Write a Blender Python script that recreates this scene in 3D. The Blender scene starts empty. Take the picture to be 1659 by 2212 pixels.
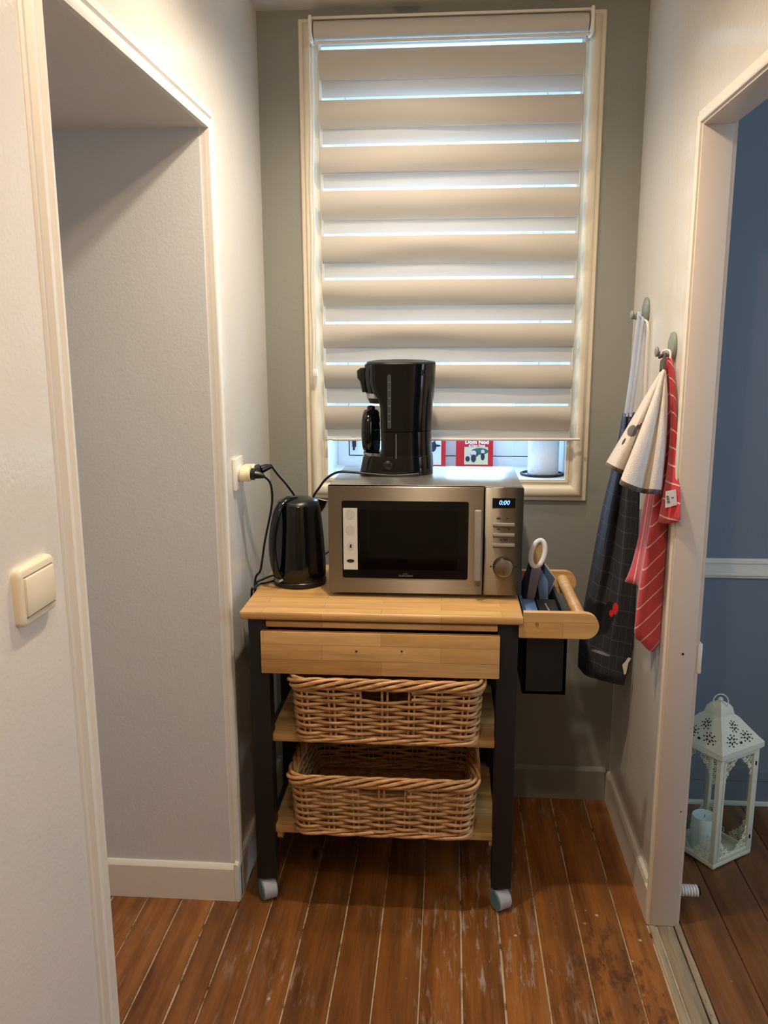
import bpy, bmesh, math, random
from mathutils import Vector, Matrix
random.seed(7)
scene = bpy.context.scene
COL = scene.collection
PI = math.pi

# ------------------------------------------------------------------ camera
IMG_W, IMG_H = 1659, 2212
F_PX, PITCH, YAW, ROLL, CAM_H = 1827.5, 0.2, -0.0775, -0.0036, 1.55
CAM_POS = Vector((0, 0, CAM_H))
FW = Vector((math.sin(YAW)*math.cos(PITCH), math.cos(YAW)*math.cos(PITCH), -math.sin(PITCH)))
_r = FW.cross(Vector((0, 0, 1))).normalized(); _u = _r.cross(FW)
RT = _r*math.cos(ROLL) + _u*math.sin(ROLL)
UP = _u*math.cos(ROLL) - _r*math.sin(ROLL)
cam_data = bpy.data.cameras.new('camera')
cam = bpy.data.objects.new('camera', cam_data); COL.objects.link(cam)
cam_data.sensor_fit = 'VERTICAL'; cam_data.sensor_height = 24.0
cam_data.lens = F_PX/IMG_H*24.0
cam_data.clip_start = 0.02
M3 = Matrix((RT, UP, -FW)).transposed()
cam.matrix_world = Matrix.Translation(CAM_POS) @ M3.to_4x4()
scene.camera = cam

def ray(u, v):
    return FW + RT*((u-IMG_W/2)/F_PX) - UP*((v-IMG_H/2)/F_PX)
def at(u, v, Y):                      # the point at depth Y on a line of sight (used to measure the place)
    d = ray(u, v); return CAM_POS + d*(Y/d.y)
def at_x(u, v, X):
    d = ray(u, v); return CAM_POS + d*(X/d.x)
def at_z(u, v, Z):
    d = ray(u, v); return CAM_POS + d*((Z-CAM_H)/d.z)

# ------------------------------------------------------------------ world, daylight, exposure
scene.view_settings.view_transform = 'Standard'
scene.view_settings.look = 'None'
scene.view_settings.gamma = 1.0
scene.view_settings.use_curve_mapping = False
scene.view_settings.exposure = 0.15
world = bpy.data.worlds.new('world'); scene.world = world; world.use_nodes = True
_bg = world.node_tree.nodes['Background']
_bg.inputs['Color'].default_value = (0.46, 0.72, 1.0, 1); _bg.inputs['Strength'].default_value = 3.5

def area_light(name, loc, target, sx, sy, power, color):
    L = bpy.data.lights.new(name, 'AREA'); L.shape = 'RECTANGLE'; L.size = sx; L.size_y = sy
    L.energy = power; L.color = color
    o = bpy.data.objects.new(name, L); COL.objects.link(o); o.location = loc
    o.rotation_euler = (Vector(target)-Vector(loc)).to_track_quat('-Z', 'Y').to_euler()
    return o
DAYLIGHT_WINDOW = 75; ROOM_FILL = 12; LAMP_W = (52, 21); LAMP_REAR_W = 19
area_light('window_daylight', (-0.02, 3.55, 1.95), (-0.02, 2.6, 1.55), 1.0, 1.4, DAYLIGHT_WINDOW, (0.42, 0.70, 1.0))
area_light('side_room_fill', (2.50, 1.1, 1.5), (0.9, 2.0, 1.0), 0.9, 1.1, ROOM_FILL, (0.72, 0.85, 1.0))  # added fill, unseen: brightens the blue room as a window stand-in

# ------------------------------------------------------------------ node helpers
def srgb(r, g, b):
    f = lambda c: (c/255/12.92) if c/255 <= 0.04045 else ((c/255+0.055)/1.055)**2.4
    return (f(r), f(g), f(b), 1.0)
class NT:
    def __init__(s, name):
        s.m = bpy.data.materials.new(name); s.m.use_nodes = True
        s.t = s.m.node_tree; s.b = s.t.nodes['Principled BSDF']; s.out = s.t.nodes['Material Output']
    def n(s, typ, **kw):
        nd = s.t.nodes.new(typ)
        for k, v in kw.items():
            if k.startswith('i_'):
                nd.inputs[k[2:].replace('_', ' ')].default_value = v
            else: setattr(nd, k, v)
        return nd
    def l(s, a, b): s.t.links.new(a, b)
    def math(s, op, a, b=None, c=None, clamp=False):
        nd = s.t.nodes.new('ShaderNodeMath'); nd.operation = op; nd.use_clamp = clamp
        for i, x in enumerate((a, b, c)):
            if x is None: continue
            if isinstance(x, (int, float)): nd.inputs[i].default_value = x
            else: s.l(x, nd.inputs[i])
        return nd.outputs[0]
    def mix(s, fac, a, b, blend='MIX'):
        nd = s.t.nodes.new('ShaderNodeMix'); nd.data_type = 'RGBA'; nd.blend_type = blend
        for i, x in ((0, fac), (6, a), (7, b)):
            if isinstance(x, (int, float)): nd.inputs[i].default_value = x
            elif isinstance(x, tuple): nd.inputs[i].default_value = x
            else: s.l(x, nd.inputs[i])
        return nd.outputs[2]
    def coords(s, kind='Object', scale=(1, 1, 1), loc=None):
        tc = s.n('ShaderNodeTexCoord'); mp = s.n('ShaderNodeMapping')
        mp.inputs['Scale'].default_value = scale
        if loc is not None:
            if isinstance(loc, tuple): mp.inputs['Location'].default_value = loc
            else: s.l(loc, mp.inputs['Location'])
        s.l(tc.outputs[kind], mp.inputs['Vector']); return mp.outputs[0]
    def noise(s, vec, scale, detail=3, rough=0.5, out='Fac'):
        nd = s.n('ShaderNodeTexNoise'); nd.inputs['Scale'].default_value = scale
        nd.inputs['Detail'].default_value = detail; nd.inputs['Roughness'].default_value = rough
        if vec is not None: s.l(vec, nd.inputs['Vector'])
        return nd.outputs[out]
    def ramp(s, fac, stops):
        nd = s.n('ShaderNodeValToRGB'); cr = nd.color_ramp
        while len(cr.elements) < len(stops): cr.elements.new(0.5)
        for e, (p, c) in zip(cr.elements, stops):
            e.position = p; e.color = c if isinstance(c, tuple) else (c, c, c, 1)
        s.l(fac, nd.inputs[0]); return nd.outputs[0]
    def bump(s, h, strength=0.2, dist=0.01):
        nd = s.n('ShaderNodeBump'); nd.inputs['Strength'].default_value = strength
        nd.inputs['Distance'].default_value = dist
        s.l(h, nd.inputs['Height']); s.l(nd.outputs[0], s.b.inputs['Normal'])
    def set(s, **kw):
        for k, v in kw.items():
            sock = s.b.inputs[k.replace('_', ' ')]
            if isinstance(v, (int, float, tuple)): sock.default_value = v
            else: s.l(v, sock)
        return s
MAT = {}
def simple(name, col, rough=0.5, metal=0.0, bump=None, var=0.0, **kw):
    s = NT(name); c = srgb(*col)
    if var:
        n = s.noise(s.coords(), 6, 4)
        lo = tuple(x*(1-var) for x in c[:3])+(1,); hi = tuple(min(1, x*(1+var)) for x in c[:3])+(1,)
        s.set(Base_Color=s.ramp(n, [(0.3, lo), (0.7, hi)]))
    else: s.set(Base_Color=c)
    s.set(Roughness=rough, Metallic=metal, **kw)
    if bump: s.bump(s.noise(s.coords(), bump[0], 3), bump[1], bump[2])
    MAT[name] = s.m; return s.m

def wall_paint(name, col, rough, wave=0.0):
    s = NT(name); c = srgb(*col)
    big = s.noise(s.coords(scale=(1.0, 1.0, 0.6)), 2.2, 4)
    s.set(Base_Color=s.ramp(big, [(0.25, tuple(x*0.95 for x in c[:3])+(1,)), (0.75, c)]), Roughness=rough)
    fine = s.noise(s.coords(), 120, 2)
    h = s.math('MULTIPLY', fine, 0.05)
    if wave:
        w = s.noise(s.coords(scale=(1, 4.5, 0.35)), 1.6, 1)
        h = s.math('ADD', h, s.math('MULTIPLY', w, wave))
    s.bump(h, 0.5, 0.02)
    MAT[name] = s.m
wall_paint('paint_white', (226, 220, 210), 0.15, 0.10)
wall_paint('paint_plain', (226, 220, 210), 0.5)
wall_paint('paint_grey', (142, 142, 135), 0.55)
wall_paint('paint_alcove', (214, 214, 214), 0.5)
wall_paint('paint_blue', (120, 127, 138), 0.6)
wall_paint('paint_ceiling', (225, 222, 215), 0.7)
simple('trim_white', (232, 226, 214), 0.38, bump=(60, 0.12, 0.004))
simple('trim_cream', (228, 218, 196), 0.4, bump=(60, 0.12, 0.004))
simple('jamb_paint', (214, 200, 186), 0.4, bump=(40, 0.1, 0.004))
simple('niche_white', (236, 238, 240), 0.45)
simple('dark_gap', (30, 34, 40), 0.9)

def ellipse(s, u, v, cu, cv, ru, rv, soft=0.15):
    du = s.math('DIVIDE', s.math('SUBTRACT', u, cu), ru); dv = s.math('DIVIDE', s.math('SUBTRACT', v, cv), rv)
    d = s.math('ADD', s.math('MULTIPLY', du, du), s.math('MULTIPLY', dv, dv))
    mr = s.n('ShaderNodeMapRange'); mr.inputs[1].default_value = 1.0-soft; mr.inputs[2].default_value = 1.0+soft
    mr.inputs[3].default_value = 1.0; mr.inputs[4].default_value = 0.0; s.l(d, mr.inputs[0]); return mr.outputs[0]

def wood_floor(name, base, dark, worn, wear_amt):
    s = NT(name)
    oi = s.n('ShaderNodeObjectInfo'); rnd = oi.outputs['Random']
    off = s.n('ShaderNodeCombineXYZ'); s.l(s.math('MULTIPLY', rnd, 37.0), off.inputs[0]); s.l(s.math('MULTIPLY', rnd, 91.0), off.inputs[1])
    v = s.coords(scale=(9, 0.7, 1), loc=off.outputs[0])
    g = s.noise(v, 3.2, 6, 0.6)
    fine = s.noise(s.coords(scale=(60, 1.6, 1), loc=off.outputs[0]), 3, 4, 0.6)
    c1 = s.ramp(g, [(0.28, srgb(*dark)), (0.62, srgb(*base))])
    c1 = s.mix(s.math('MULTIPLY', s.ramp(fine, [(0.45, 0.0), (0.75, 1.0)]), 0.35), c1, srgb(*[int(x*0.55) for x in dark]))
    tone = s.math('MULTIPLY_ADD', rnd, 0.45, 0.78)
    hv = s.n('ShaderNodeHueSaturation'); s.l(c1, hv.inputs['Color']); s.l(tone, hv.inputs['Value'])
    c1 = hv.outputs[0]
    # knots
    vo = s.n('ShaderNodeTexVoronoi'); vo.inputs['Scale'].default_value = 1.0
    s.l(s.coords(scale=(7, 2.6, 1), loc=off.outputs[0]), vo.inputs['Vector'])
    kn = s.ramp(vo.outputs['Distance'], [(0.05, 1.0), (0.10, 0.0)])
    c1 = s.mix(s.math('MULTIPLY', kn, 0.85), c1, srgb(38, 14, 6))
    # grey worn streaks and dark scuffs, larger patches
    patch = s.ramp(s.noise(s.coords('Object', (1, 1, 1)), 2.3, 3), [(0.5, 0.0), (0.66, 1.0)])
    st = s.ramp(s.noise(s.coords(scale=(26, 4.5, 1), loc=off.outputs[0]), 2.5, 5, 0.65), [(0.55, 0.0), (0.66, 1.0)])
    wr = s.math('MULTIPLY', s.math('MULTIPLY', patch, st), wear_amt)
    c1 = s.mix(wr, c1, srgb(*worn))
    sc = s.ramp(s.noise(s.coords(scale=(20, 7, 1), loc=off.outputs[0]), 3.5, 5, 0.7), [(0.62, 0.0), (0.70, 1.0)])
    patch2 = s.ramp(s.noise(s.coords('Object', (1, 1, 1), (4.3, 1.7, 0)), 2.0, 3), [(0.5, 0.0), (0.62, 1.0)])
    ds = s.math('MULTIPLY', s.math('MULTIPLY', sc, patch2), 0.8)
    geo = s.n('ShaderNodeNewGeometry'); gs = s.n('ShaderNodeSeparateXYZ'); s.l(geo.outputs['Position'], gs.inputs[0])
    stain = ellipse(s, gs.outputs[0], gs.outputs[1], 0.43, 1.78, 0.13, 0.28, 0.6)
    sc2 = s.ramp(s.noise(s.coords(scale=(14, 5, 1), loc=off.outputs[0]), 3.0, 5, 0.7), [(0.50, 0.0), (0.60, 1.0)])
    ds = s.math('MAXIMUM', ds, s.math('MULTIPLY', s.math('MULTIPLY', stain, sc2), 0.6))
    c1 = s.mix(ds, c1, srgb(44, 17, 9))
    sp = s.n('ShaderNodeTexVoronoi'); sp.inputs['Scale'].default_value = 13; s.l(geo.outputs['Position'], sp.inputs['Vector'])
    chip = s.math('MULTIPLY', s.ramp(sp.outputs['Distance'], [(0.045, 1.0), (0.075, 0.0)]), s.ramp(s.noise(s.coords(), 5, 2), [(0.48, 0.0), (0.6, 0.8)]))
    c1 = s.mix(chip, c1, srgb(214, 200, 180))
    s.set(Base_Color=c1, Roughness=s.math('ADD', s.math('MULTIPLY', s.math('ADD', wr, ds), 0.25), 0.36))
    s.bump(s.math('ADD', g, s.math('MULTIPLY', fine, 0.5)), 0.12, 0.004)
    MAT[name] = s.m
wood_floor('floor_pine', (156, 98, 47), (100, 57, 25), (170, 156, 140), 0.95)
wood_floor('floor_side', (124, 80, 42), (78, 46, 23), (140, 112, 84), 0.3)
wood_floor('threshold_wood', (176, 158, 130), (120, 104, 84), (96, 88, 76), 0.9)
def gap_mat():
    s = NT('floor_gap'); n = s.noise(s.coords(scale=(3, 3, 1)), 4, 5, 0.7)
    s.set(Base_Color=s.ramp(n, [(0.36, srgb(70, 44, 26)), (0.46, srgb(188, 168, 138)), (0.62, srgb(206, 190, 162)), (0.72, srgb(120, 112, 104))]), Roughness=0.9)
    MAT['floor_gap'] = s.m
gap_mat()

def stave_wood(name, base, dark, axis=0):
    """pale butcher-block wood: staves running along one axis"""
    s = NT(name)
    br = s.n('ShaderNodeTexBrick')
    mp = s.coords(scale=(1, 1, 1)) if axis == 0 else None
    tc = s.n('ShaderNodeTexCoord'); sep = s.n('ShaderNodeSeparateXYZ'); s.l(tc.outputs['Object'], sep.inputs[0])
    cb = s.n('ShaderNodeCombineXYZ')
    s.l(sep.outputs[0], cb.inputs[0])
    s.l(s.math('ADD', sep.outputs[1], sep.outputs[2]), cb.inputs[1])
    s.l(cb.outputs[0], br.inputs['Vector'])
    br.inputs['Color1'].default_value = srgb(*base); br.inputs['Color2'].default_value = srgb(*dark)
    br.inputs['Mortar'].default_value = srgb(*[int(x*0.8) for x in dark]); br.inputs['Scale'].default_value = 1.0
    br.inputs['Mortar Size'].default_value = 0.0006; br.inputs['Brick Width'].default_value = 0.31; br.inputs['Row Height'].default_value = 0.042
    g = s.noise(s.coords(scale=(2.2, 26, 26)), 2.2, 5, 0.6)
    c = s.mix(s.ramp(g, [(0.35, 0.0), (0.75, 0.6)]), br.outputs['Color'], srgb(*[int(x*0.78) for x in dark]))
    s.set(Base_Color=c, Roughness=0.42); s.bump(g, 0.05, 0.003)
    MAT[name] = s.m
stave_wood('cart_wood', (228, 184, 122), (208, 158, 94))
stave_wood('shelf_wood', (214, 178, 116), (196, 156, 94))
simple('black_wood', (22, 21, 22), 0.5, bump=(80, 0.15, 0.003))
simple('black_gloss', (8, 9, 11), 0.12, bump=(9, 0.03, 0.01))
simple('black_satin', (14, 15, 17), 0.32)
simple('black_rubber', (14, 14, 16), 0.45)
simple('grey_plastic', (118, 118, 112), 0.35)
simple('white_plastic', (236, 232, 222), 0.3)
simple('cream_plastic', (236, 224, 186), 0.35)
simple('switch_cream', (238, 224, 196), 0.32)
simple('gauge_plastic', (62, 66, 64), 0.25)
simple('chrome', (190, 190, 188), 0.18, 1.0)
simple('handle_grey', (150, 143, 134), 0.45, 0.0)
simple('label_white', (214, 212, 202), 0.55)
simple('label_grey', (196, 195, 182), 0.55)
simple('ink_dark', (26, 22, 16), 0.6)
simple('ink_panel', (58, 48, 36), 0.5)
simple('ink_logo', (92, 92, 90), 0.5)
simple('caster_tread', (176, 172, 172), 0.6, bump=(40, 0.2, 0.002))
simple('caster_hub', (96, 140, 146), 0.35)
simple('hook_grey', (136, 142, 136), 0.35)
simple('oven_cavity', (40, 40, 38), 0.6)
simple('book_red', (196, 22, 34), 0.35)
simple('book_pages', (232, 226, 212), 0.8)
simple('book_cream', (214, 204, 166), 0.45)
simple('book_art_green', (54, 92, 84), 0.5)
simple('book_art_navy', (34, 34, 64), 0.5)
simple('book_art_skin', (226, 190, 190), 0.5)
simple('book_print', (250, 236, 230), 0.5)
simple('paper_roll', (240, 241, 244), 0.9, bump=(90, 0.5, 0.004))
simple('strap_blue', (176, 186, 210), 0.8, bump=(260, 0.3, 0.002))
simple('cord_white', (226, 222, 214), 0.7)
simple('hem_brown', (78, 70, 64), 0.85)
simple('tag_white', (226, 220, 212), 0.7)
simple('lantern_cream', (222, 222, 198), 0.42, bump=(50, 0.08, 0.003), var=0.06)
simple('lantern_dark', (30, 32, 28), 0.8)
simple('candle_wax', (214, 226, 222), 0.5, Subsurface_Weight=0.2)
simple('mitt_navy', (34, 38, 60), 0.9, bump=(120, 0.4, 0.003))
simple('mitt_grey', (122, 120, 138), 0.9, bump=(120, 0.4, 0.003))
simple('mitt_white', (228, 230, 240), 0.85, bump=(160, 0.4, 0.003))
simple('mitt_lining', (160, 138, 98), 0.95)
simple('mitt_blue', (98, 128, 176), 0.9)
simple('pack_blue', (84, 116, 160), 0.35)
simple('pack_black', (28, 30, 34), 0.4)
simple('pack_tan', (150, 128, 96), 0.5)
simple('brass_dark', (150, 100, 50), 0.5)
simple('blind_rail', (214, 210, 200), 0.45)
simple('lamp_metal', (200, 198, 192), 0.3, 0.8)
def emis(name, col, strength):
    s = NT(name); s.set(Base_Color=(0, 0, 0, 1), Emission_Color=srgb(*col), Emission_Strength=strength); MAT[name] = s.m
emis('bulb_glow', (255, 226, 180), 12.0)
emis('led_blue', (110, 160, 255), 2.6)
simple('display_black', (4, 5, 16), 0.12)

def steel(name, base, rough, tangent):
    s = NT(name)
    s.set(Metallic=1.0, Anisotropic=1.0)
    n = s.noise(s.coords(scale=(1.5, 220, 220)), 3, 3)
    s.set(Base_Color=s.mix(n, srgb(*base), srgb(*[int(c*0.9) for c in base])), Roughness=s.math('MULTIPLY_ADD', n, 0.1, rough))
    cb = s.n('ShaderNodeCombineXYZ'); [setattr(cb.inputs[i], 'default_value', tangent[i]) for i in range(3)]
    s.l(cb.outputs[0], s.b.inputs['Tangent'])
    MAT[name] = s.m
steel('steel_front', (140, 133, 120), 0.34, (0, 0, 1))
simple('steel_top', (186, 184, 180), 0.30, 0.85)

def glass_mat(name, tint, fac, rough=0.02):
    s = NT(name); s.t.nodes.remove(s.b)
    tr = s.n('ShaderNodeBsdfTransparent'); tr.inputs[0].default_value = tint
    gl = s.n('ShaderNodeBsdfGlossy'); gl.inputs['Roughness'].default_value = rough
    fr = s.n('ShaderNodeLayerWeight'); fr.inputs[0].default_value = 0.5
    mx = s.n('ShaderNodeMixShader'); s.l(s.math('ADD', s.math('MULTIPLY', s.math('POWER', fr.outputs['Facing'], 4.0), 0.7), fac+0.035), mx.inputs[0])
    s.l(tr.outputs[0], mx.inputs[1]); s.l(gl.outputs[0], mx.inputs[2]); s.l(mx.outputs[0], s.out.inputs[0])
    MAT[name] = s.m
glass_mat('window_glass', (0.95, 0.98, 1, 1), 0.0)
glass_mat('lantern_glass', (0.93, 0.96, 0.93, 1), 0.02)
glass_mat('oven_glass', (0.22, 0.22, 0.21, 1), 0.01, 0.04)
glass_mat('carafe_glass', (0.10, 0.10, 0.11, 1), 0.02, 0.03)

def fabric_blind(name, col, transp, transl):
    s = NT(name); s.t.nodes.remove(s.b)
    c = srgb(*col)
    df = s.n('ShaderNodeBsdfDiffuse'); tl = s.n('ShaderNodeBsdfTranslucent'); tp = s.n('ShaderNodeBsdfTransparent')
    w = s.n('ShaderNodeTexNoise'); w.inputs['Scale'].default_value = 3; s.l(s.coords(scale=(1, 1, 300)), w.inputs['Vector'])
    cc = s.mix(s.math('MULTIPLY', w.outputs[0], 0.25), c, tuple(x*0.75 for x in c[:3])+(1,))
    s.l(cc, df.inputs[0]); s.l(cc, tl.inputs[0])
    m1 = s.n('ShaderNodeMixShader'); m1.inputs[0].default_value = transl
    s.l(df.outputs[0], m1.inputs[1]); s.l(tl.outputs[0], m1.inputs[2])
    m2 = s.n('ShaderNodeMixShader'); m2.inputs[0].default_value = transp
    s.l(m1.outputs[0], m2.inputs[1]); s.l(tp.outputs[0], m2.inputs[2]); s.l(m2.outputs[0], s.out.inputs[0])
    MAT[name] = s.m
fabric_blind('blind_band', (196, 191, 183), 0.0, 0.03)
fabric_blind('blind_band_back', (206, 204, 200), 0.0, 0.08)
fabric_blind('blind_sheer', (226, 226, 226), 0.74, 0.4)

def wicker_mat():
    s = NT('wicker'); oi = s.n('ShaderNodeObjectInfo')
    n = s.noise(s.coords(scale=(10, 10, 60)), 3, 3)
    c = s.ramp(n, [(0.3, srgb(164, 108, 62)), (0.55, srgb(206, 156, 102)), (0.75, srgb(222, 176, 122))])
    hv = s.n('ShaderNodeHueSaturation'); s.l(c, hv.inputs['Color'])
    s.l(s.math('MULTIPLY_ADD', oi.outputs['Random'], 0.25, 0.86), hv.inputs['Value'])
    s.l(s.math('MULTIPLY_ADD', oi.outputs['Random'], -0.015, 0.508), hv.inputs['Hue'])
    s.set(Base_Color=hv.outputs[0], Roughness=0.42); MAT['wicker'] = s.m
wicker_mat()

# cloth materials: patterns woven or printed in the cloth's own UV (u across, v down, 0..1)
def uv_sep(s):
    uv = s.n('ShaderNodeUVMap'); sep = s.n('ShaderNodeSeparateXYZ'); s.l(uv.outputs[0], sep.inputs[0])
    return sep.outputs[0], sep.outputs[1]
def line_mask(s, x, period, width):
    f = s.math('FRACT', s.math('DIVIDE', x, period))
    return s.math('LESS_THAN', f, width/period)

def add_uv(me, uvs):
    lay = me.uv_layers.new(name='UVMap')
    for lp in me.loops: lay.data[lp.index].uv = uvs[lp.vertex_index]

# ------------------------------------------------------------------ geometry helpers: every builder returns (verts, faces)
def join(*gs):
    V, Fc = [], []
    for v, f in gs:
        o = len(V); V += list(v); Fc += [tuple(i+o for i in q) for q in f]
    return V, Fc
def from_bm(bm):
    bm.verts.ensure_lookup_table(); bm.verts.index_update()
    r = ([v.co.copy() for v in bm.verts], [tuple(v.index for v in f.verts) for f in bm.faces]); bm.free(); return r
def box(x0, x1, y0, y1, z0, z1, bev=0.0, seg=2):
    bm = bmesh.new()
    bmesh.ops.create_cube(bm, size=1.0)
    for v in bm.verts:
        v.co = Vector(((x0+x1)/2+v.co.x*(x1-x0), (y0+y1)/2+v.co.y*(y1-y0), (z0+z1)/2+v.co.z*(z1-z0)))
    if bev > 0:
        bmesh.ops.bevel(bm, geom=list(bm.edges), offset=bev, segments=seg, affect='EDGES', profile=0.5)
    return from_bm(bm)
def xf(g, mat):
    return [mat @ Vector(v) for v in g[0]], g[1]
def lathe(profile, n=32, cx=0, cy=0, cap=True):
    V, Fc = [], []
    for r, z in profile:
        for k in range(n):
            a = 2*PI*k/n; V.append(Vector((cx+r*math.cos(a), cy+r*math.sin(a), z)))
    for i in range(len(profile)-1):
        for k in range(n):
            k2 = (k+1) % n
            Fc.append((i*n+k, i*n+k2, (i+1)*n+k2, (i+1)*n+k))
    if cap:
        Fc.append(tuple(reversed(range(n)))); Fc.append(tuple((len(profile)-1)*n+k for k in range(n)))
    return V, Fc
def loft(sections, cap=True):
    n = len(sections[0]); V, Fc = [], []
    for s in sections: V += [Vector(p) for p in s]
    for i in range(len(sections)-1):
        for k in range(n):
            k2 = (k+1) % n
            Fc.append((i*n+k, i*n+k2, (i+1)*n+k2, (i+1)*n+k))
    if cap:
        Fc.append(tuple(reversed(range(n)))); Fc.append(tuple((len(sections)-1)*n+k for k in range(n)))
    return V, Fc
def rrect(hx, hy, r, n=6, cx=0, cy=0):
    """rounded rectangle, counter-clockwise list of (x, y); r may be 4 radii for corners ++ -+ -- +-"""
    rs = r if isinstance(r, (tuple, list)) else (r,)*4
    out = []
    for (sx, sy, a0), rr in zip(((1, 1, 0), (-1, 1, PI/2), (-1, -1, PI), (1, -1, 1.5*PI)), rs):
        for k in range(n+1):
            a = a0+PI/2*k/n
            out.append((cx+sx*(hx-rr)+rr*math.cos(a), cy+sy*(hy-rr)+rr*math.sin(a)))
    return out
def catmull(pts, per=8, closed=False):
    P = [Vector(p) for p in pts]; n = len(P); out = []
    segs = n if closed else n-1
    for i in range(segs):
        p1, p2 = P[i], P[(i+1) % n]
        p0 = P[(i-1) % n] if closed or i > 0 else p1*2-p2
        p3 = P[(i+2) % n] if closed or i+2 < n else p2*2-p1
        for k in range(per):
            t = k/per
            out.append(0.5*((2*p1)+(p2-p0)*t+(2*p0-5*p1+4*p2-p3)*t*t+(3*p1-p0-3*p2+p3)*t*t*t))
    if not closed: out.append(P[-1].copy())
    return out
def tube(path, r, n=8, closed=False, flat=None):
    """tube along a list of points; r a number or a list; flat=(a,b) scales the section"""
    P = [Vector(p) for p in path]; m = len(P); V, Fc = [], []
    R = r if isinstance(r, (list, tuple)) else [r]*m
    t0 = (P[1]-P[0]).normalized()
    up = Vector((0, 0, 1)) if abs(t0.z) < 0.9 else Vector((1, 0, 0))
    nrm = (up - t0*up.dot(t0)).normalized()
    for i in range(m):
        a = P[(i-1) % m] if closed or i > 0 else P[i]
        b = P[(i+1) % m] if closed or i < m-1 else P[i]
        t = (b-a).normalized()
        nrm = nrm - t*nrm.dot(t)
        if nrm.length < 1e-6: nrm = t.orthogonal()
        nrm.normalize(); bi = t.cross(nrm)
        fa, fb = flat if flat else (1, 1)
        for k in range(n):
            an = 2*PI*k/n
            V.append(P[i]+nrm*(math.cos(an)*R[i]*fa)+bi*(math.sin(an)*R[i]*fb))
    for i in range(m if closed else m-1):
        j = (i+1) % m
        for k in range(n):
            k2 = (k+1) % n
            Fc.append((i*n+k, i*n+k2, j*n+k2, j*n+k))
    if not closed:
        Fc.append(tuple(reversed(range(n)))); Fc.append(tuple((m-1)*n+k for k in range(n)))
    return V, Fc
def cyl(p0, p1, r, n=20, r1=None):
    return tube([p0, p1], [r, r if r1 is None else r1], n)
def prism(poly, axis, a, b):
    """polygon in a plane extruded along axis from a to b. axis 'x': poly (y,z); 'y': (x,z); 'z': (x,y)"""
    f = {'x': lambda p, t: (t, p[0], p[1]), 'y': lambda p, t: (p[0], t, p[1]), 'z': lambda p, t: (p[0], p[1], t)}[axis]
    n = len(poly)
    V = [Vector(f(p, a)) for p in poly]+[Vector(f(p, b)) for p in poly]
    Fc = [tuple(range(n)), tuple(reversed(range(n, 2*n)))]
    for k in range(n): Fc.append((k, n+k, n+(k+1) % n, (k+1) % n))
    return V, Fc
def sphere(c, r, nu=16, nv=10, sc=(1, 1, 1)):
    prof = [(max(1e-4, math.sin(PI*i/nv))*r, -math.cos(PI*i/nv)*r) for i in range(nv+1)]
    v, f = lathe(prof, nu)
    return [Vector((c[0]+p.x*sc[0], c[1]+p.y*sc[1], c[2]+p.z*sc[2])) for p in v], f
def moulding(mapf, a0, a1, b0, b1, profile, closed):
    """sweep of a moulding profile [(w, d)] round a rectangular opening; w outward in the wall, d out of the wall"""
    V, Fc = [], []
    for w, d in profile:
        if closed: cs = [(a0-w, b0-w), (a0-w, b1+w), (a1+w, b1+w), (a1+w, b0-w)]
        else: cs = [(a0-w, b0), (a0-w, b1+w), (a1+w, b1+w), (a1+w, b0)]
        V += [Vector(mapf(a, b, d)) for a, b in cs]
    segs = 4 if closed else 3
    for i in range(len(profile)-1):
        for k in range(segs):
            k2 = (k+1) % 4
            Fc.append((i*4+k, i*4+k2, (i+1)*4+k2, (i+1)*4+k))
    return V, Fc
def text_geo(txt, size, bold=0.0, shear=0.0, extrude=0.0003):
    cu = bpy.data.curves.new('text', 'FONT'); cu.body = txt; cu.size = size; cu.align_x = 'CENTER'; cu.align_y = 'CENTER'
    cu.offset = bold; cu.shear = shear; cu.extrude = extrude; cu.resolution_u = 3
    ob = bpy.data.objects.new('text', cu); COL.objects.link(ob)
    dg = bpy.context.evaluated_depsgraph_get(); me = bpy.data.meshes.new_from_object(ob.evaluated_get(dg))
    r = ([v.co.copy() for v in me.vertices], [tuple(p.vertices) for p in me.polygons])
    bpy.data.objects.remove(ob); bpy.data.curves.remove(cu); bpy.data.meshes.remove(me)
    return r
FACE_CAM = Matrix.Rotation(PI/2, 4, 'X')      # xy text -> facing -Y

# ------------------------------------------------------------------ object helpers
ORG = {}
def mesh_from(name, g):
    me = bpy.data.meshes.new(name); me.from_pydata([tuple(v) for v in g[0]], [], g[1]); me.validate(); me.update()
    bm = bmesh.new(); bm.from_mesh(me); bmesh.ops.recalc_face_normals(bm, faces=bm.faces); bm.to_mesh(me); bm.free()
    return me
def shade(me, angle):
    if angle is None: return
    for p in me.polygons: p.use_smooth = True
    me.set_sharp_from_angle(angle=math.radians(angle))
def part(name, g, mat, parent=None, smooth=35, label=None, kind=None):
    org = ORG.get(parent.name, Vector((0, 0, 0))) if parent else None
    if parent is None:
        xs = [v[0] for v in g[0]]; ys = [v[1] for v in g[0]]; zs = [v[2] for v in g[0]]
        org = Vector(((min(xs)+max(xs))/2, (min(ys)+max(ys))/2, min(zs)))
    me = mesh_from(name, ([Vector(v)-org for v in g[0]], g[1])); shade(me, smooth)
    me.materials.append(MAT[mat] if isinstance(mat, str) else mat)
    o = bpy.data.objects.new(name, me); COL.objects.link(o)
    if parent is not None: o.parent = parent
    else: o.location = org
    ORG[o.name] = org
    if label: o['label'] = label
    if kind: o['kind'] = kind
    return o
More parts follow.
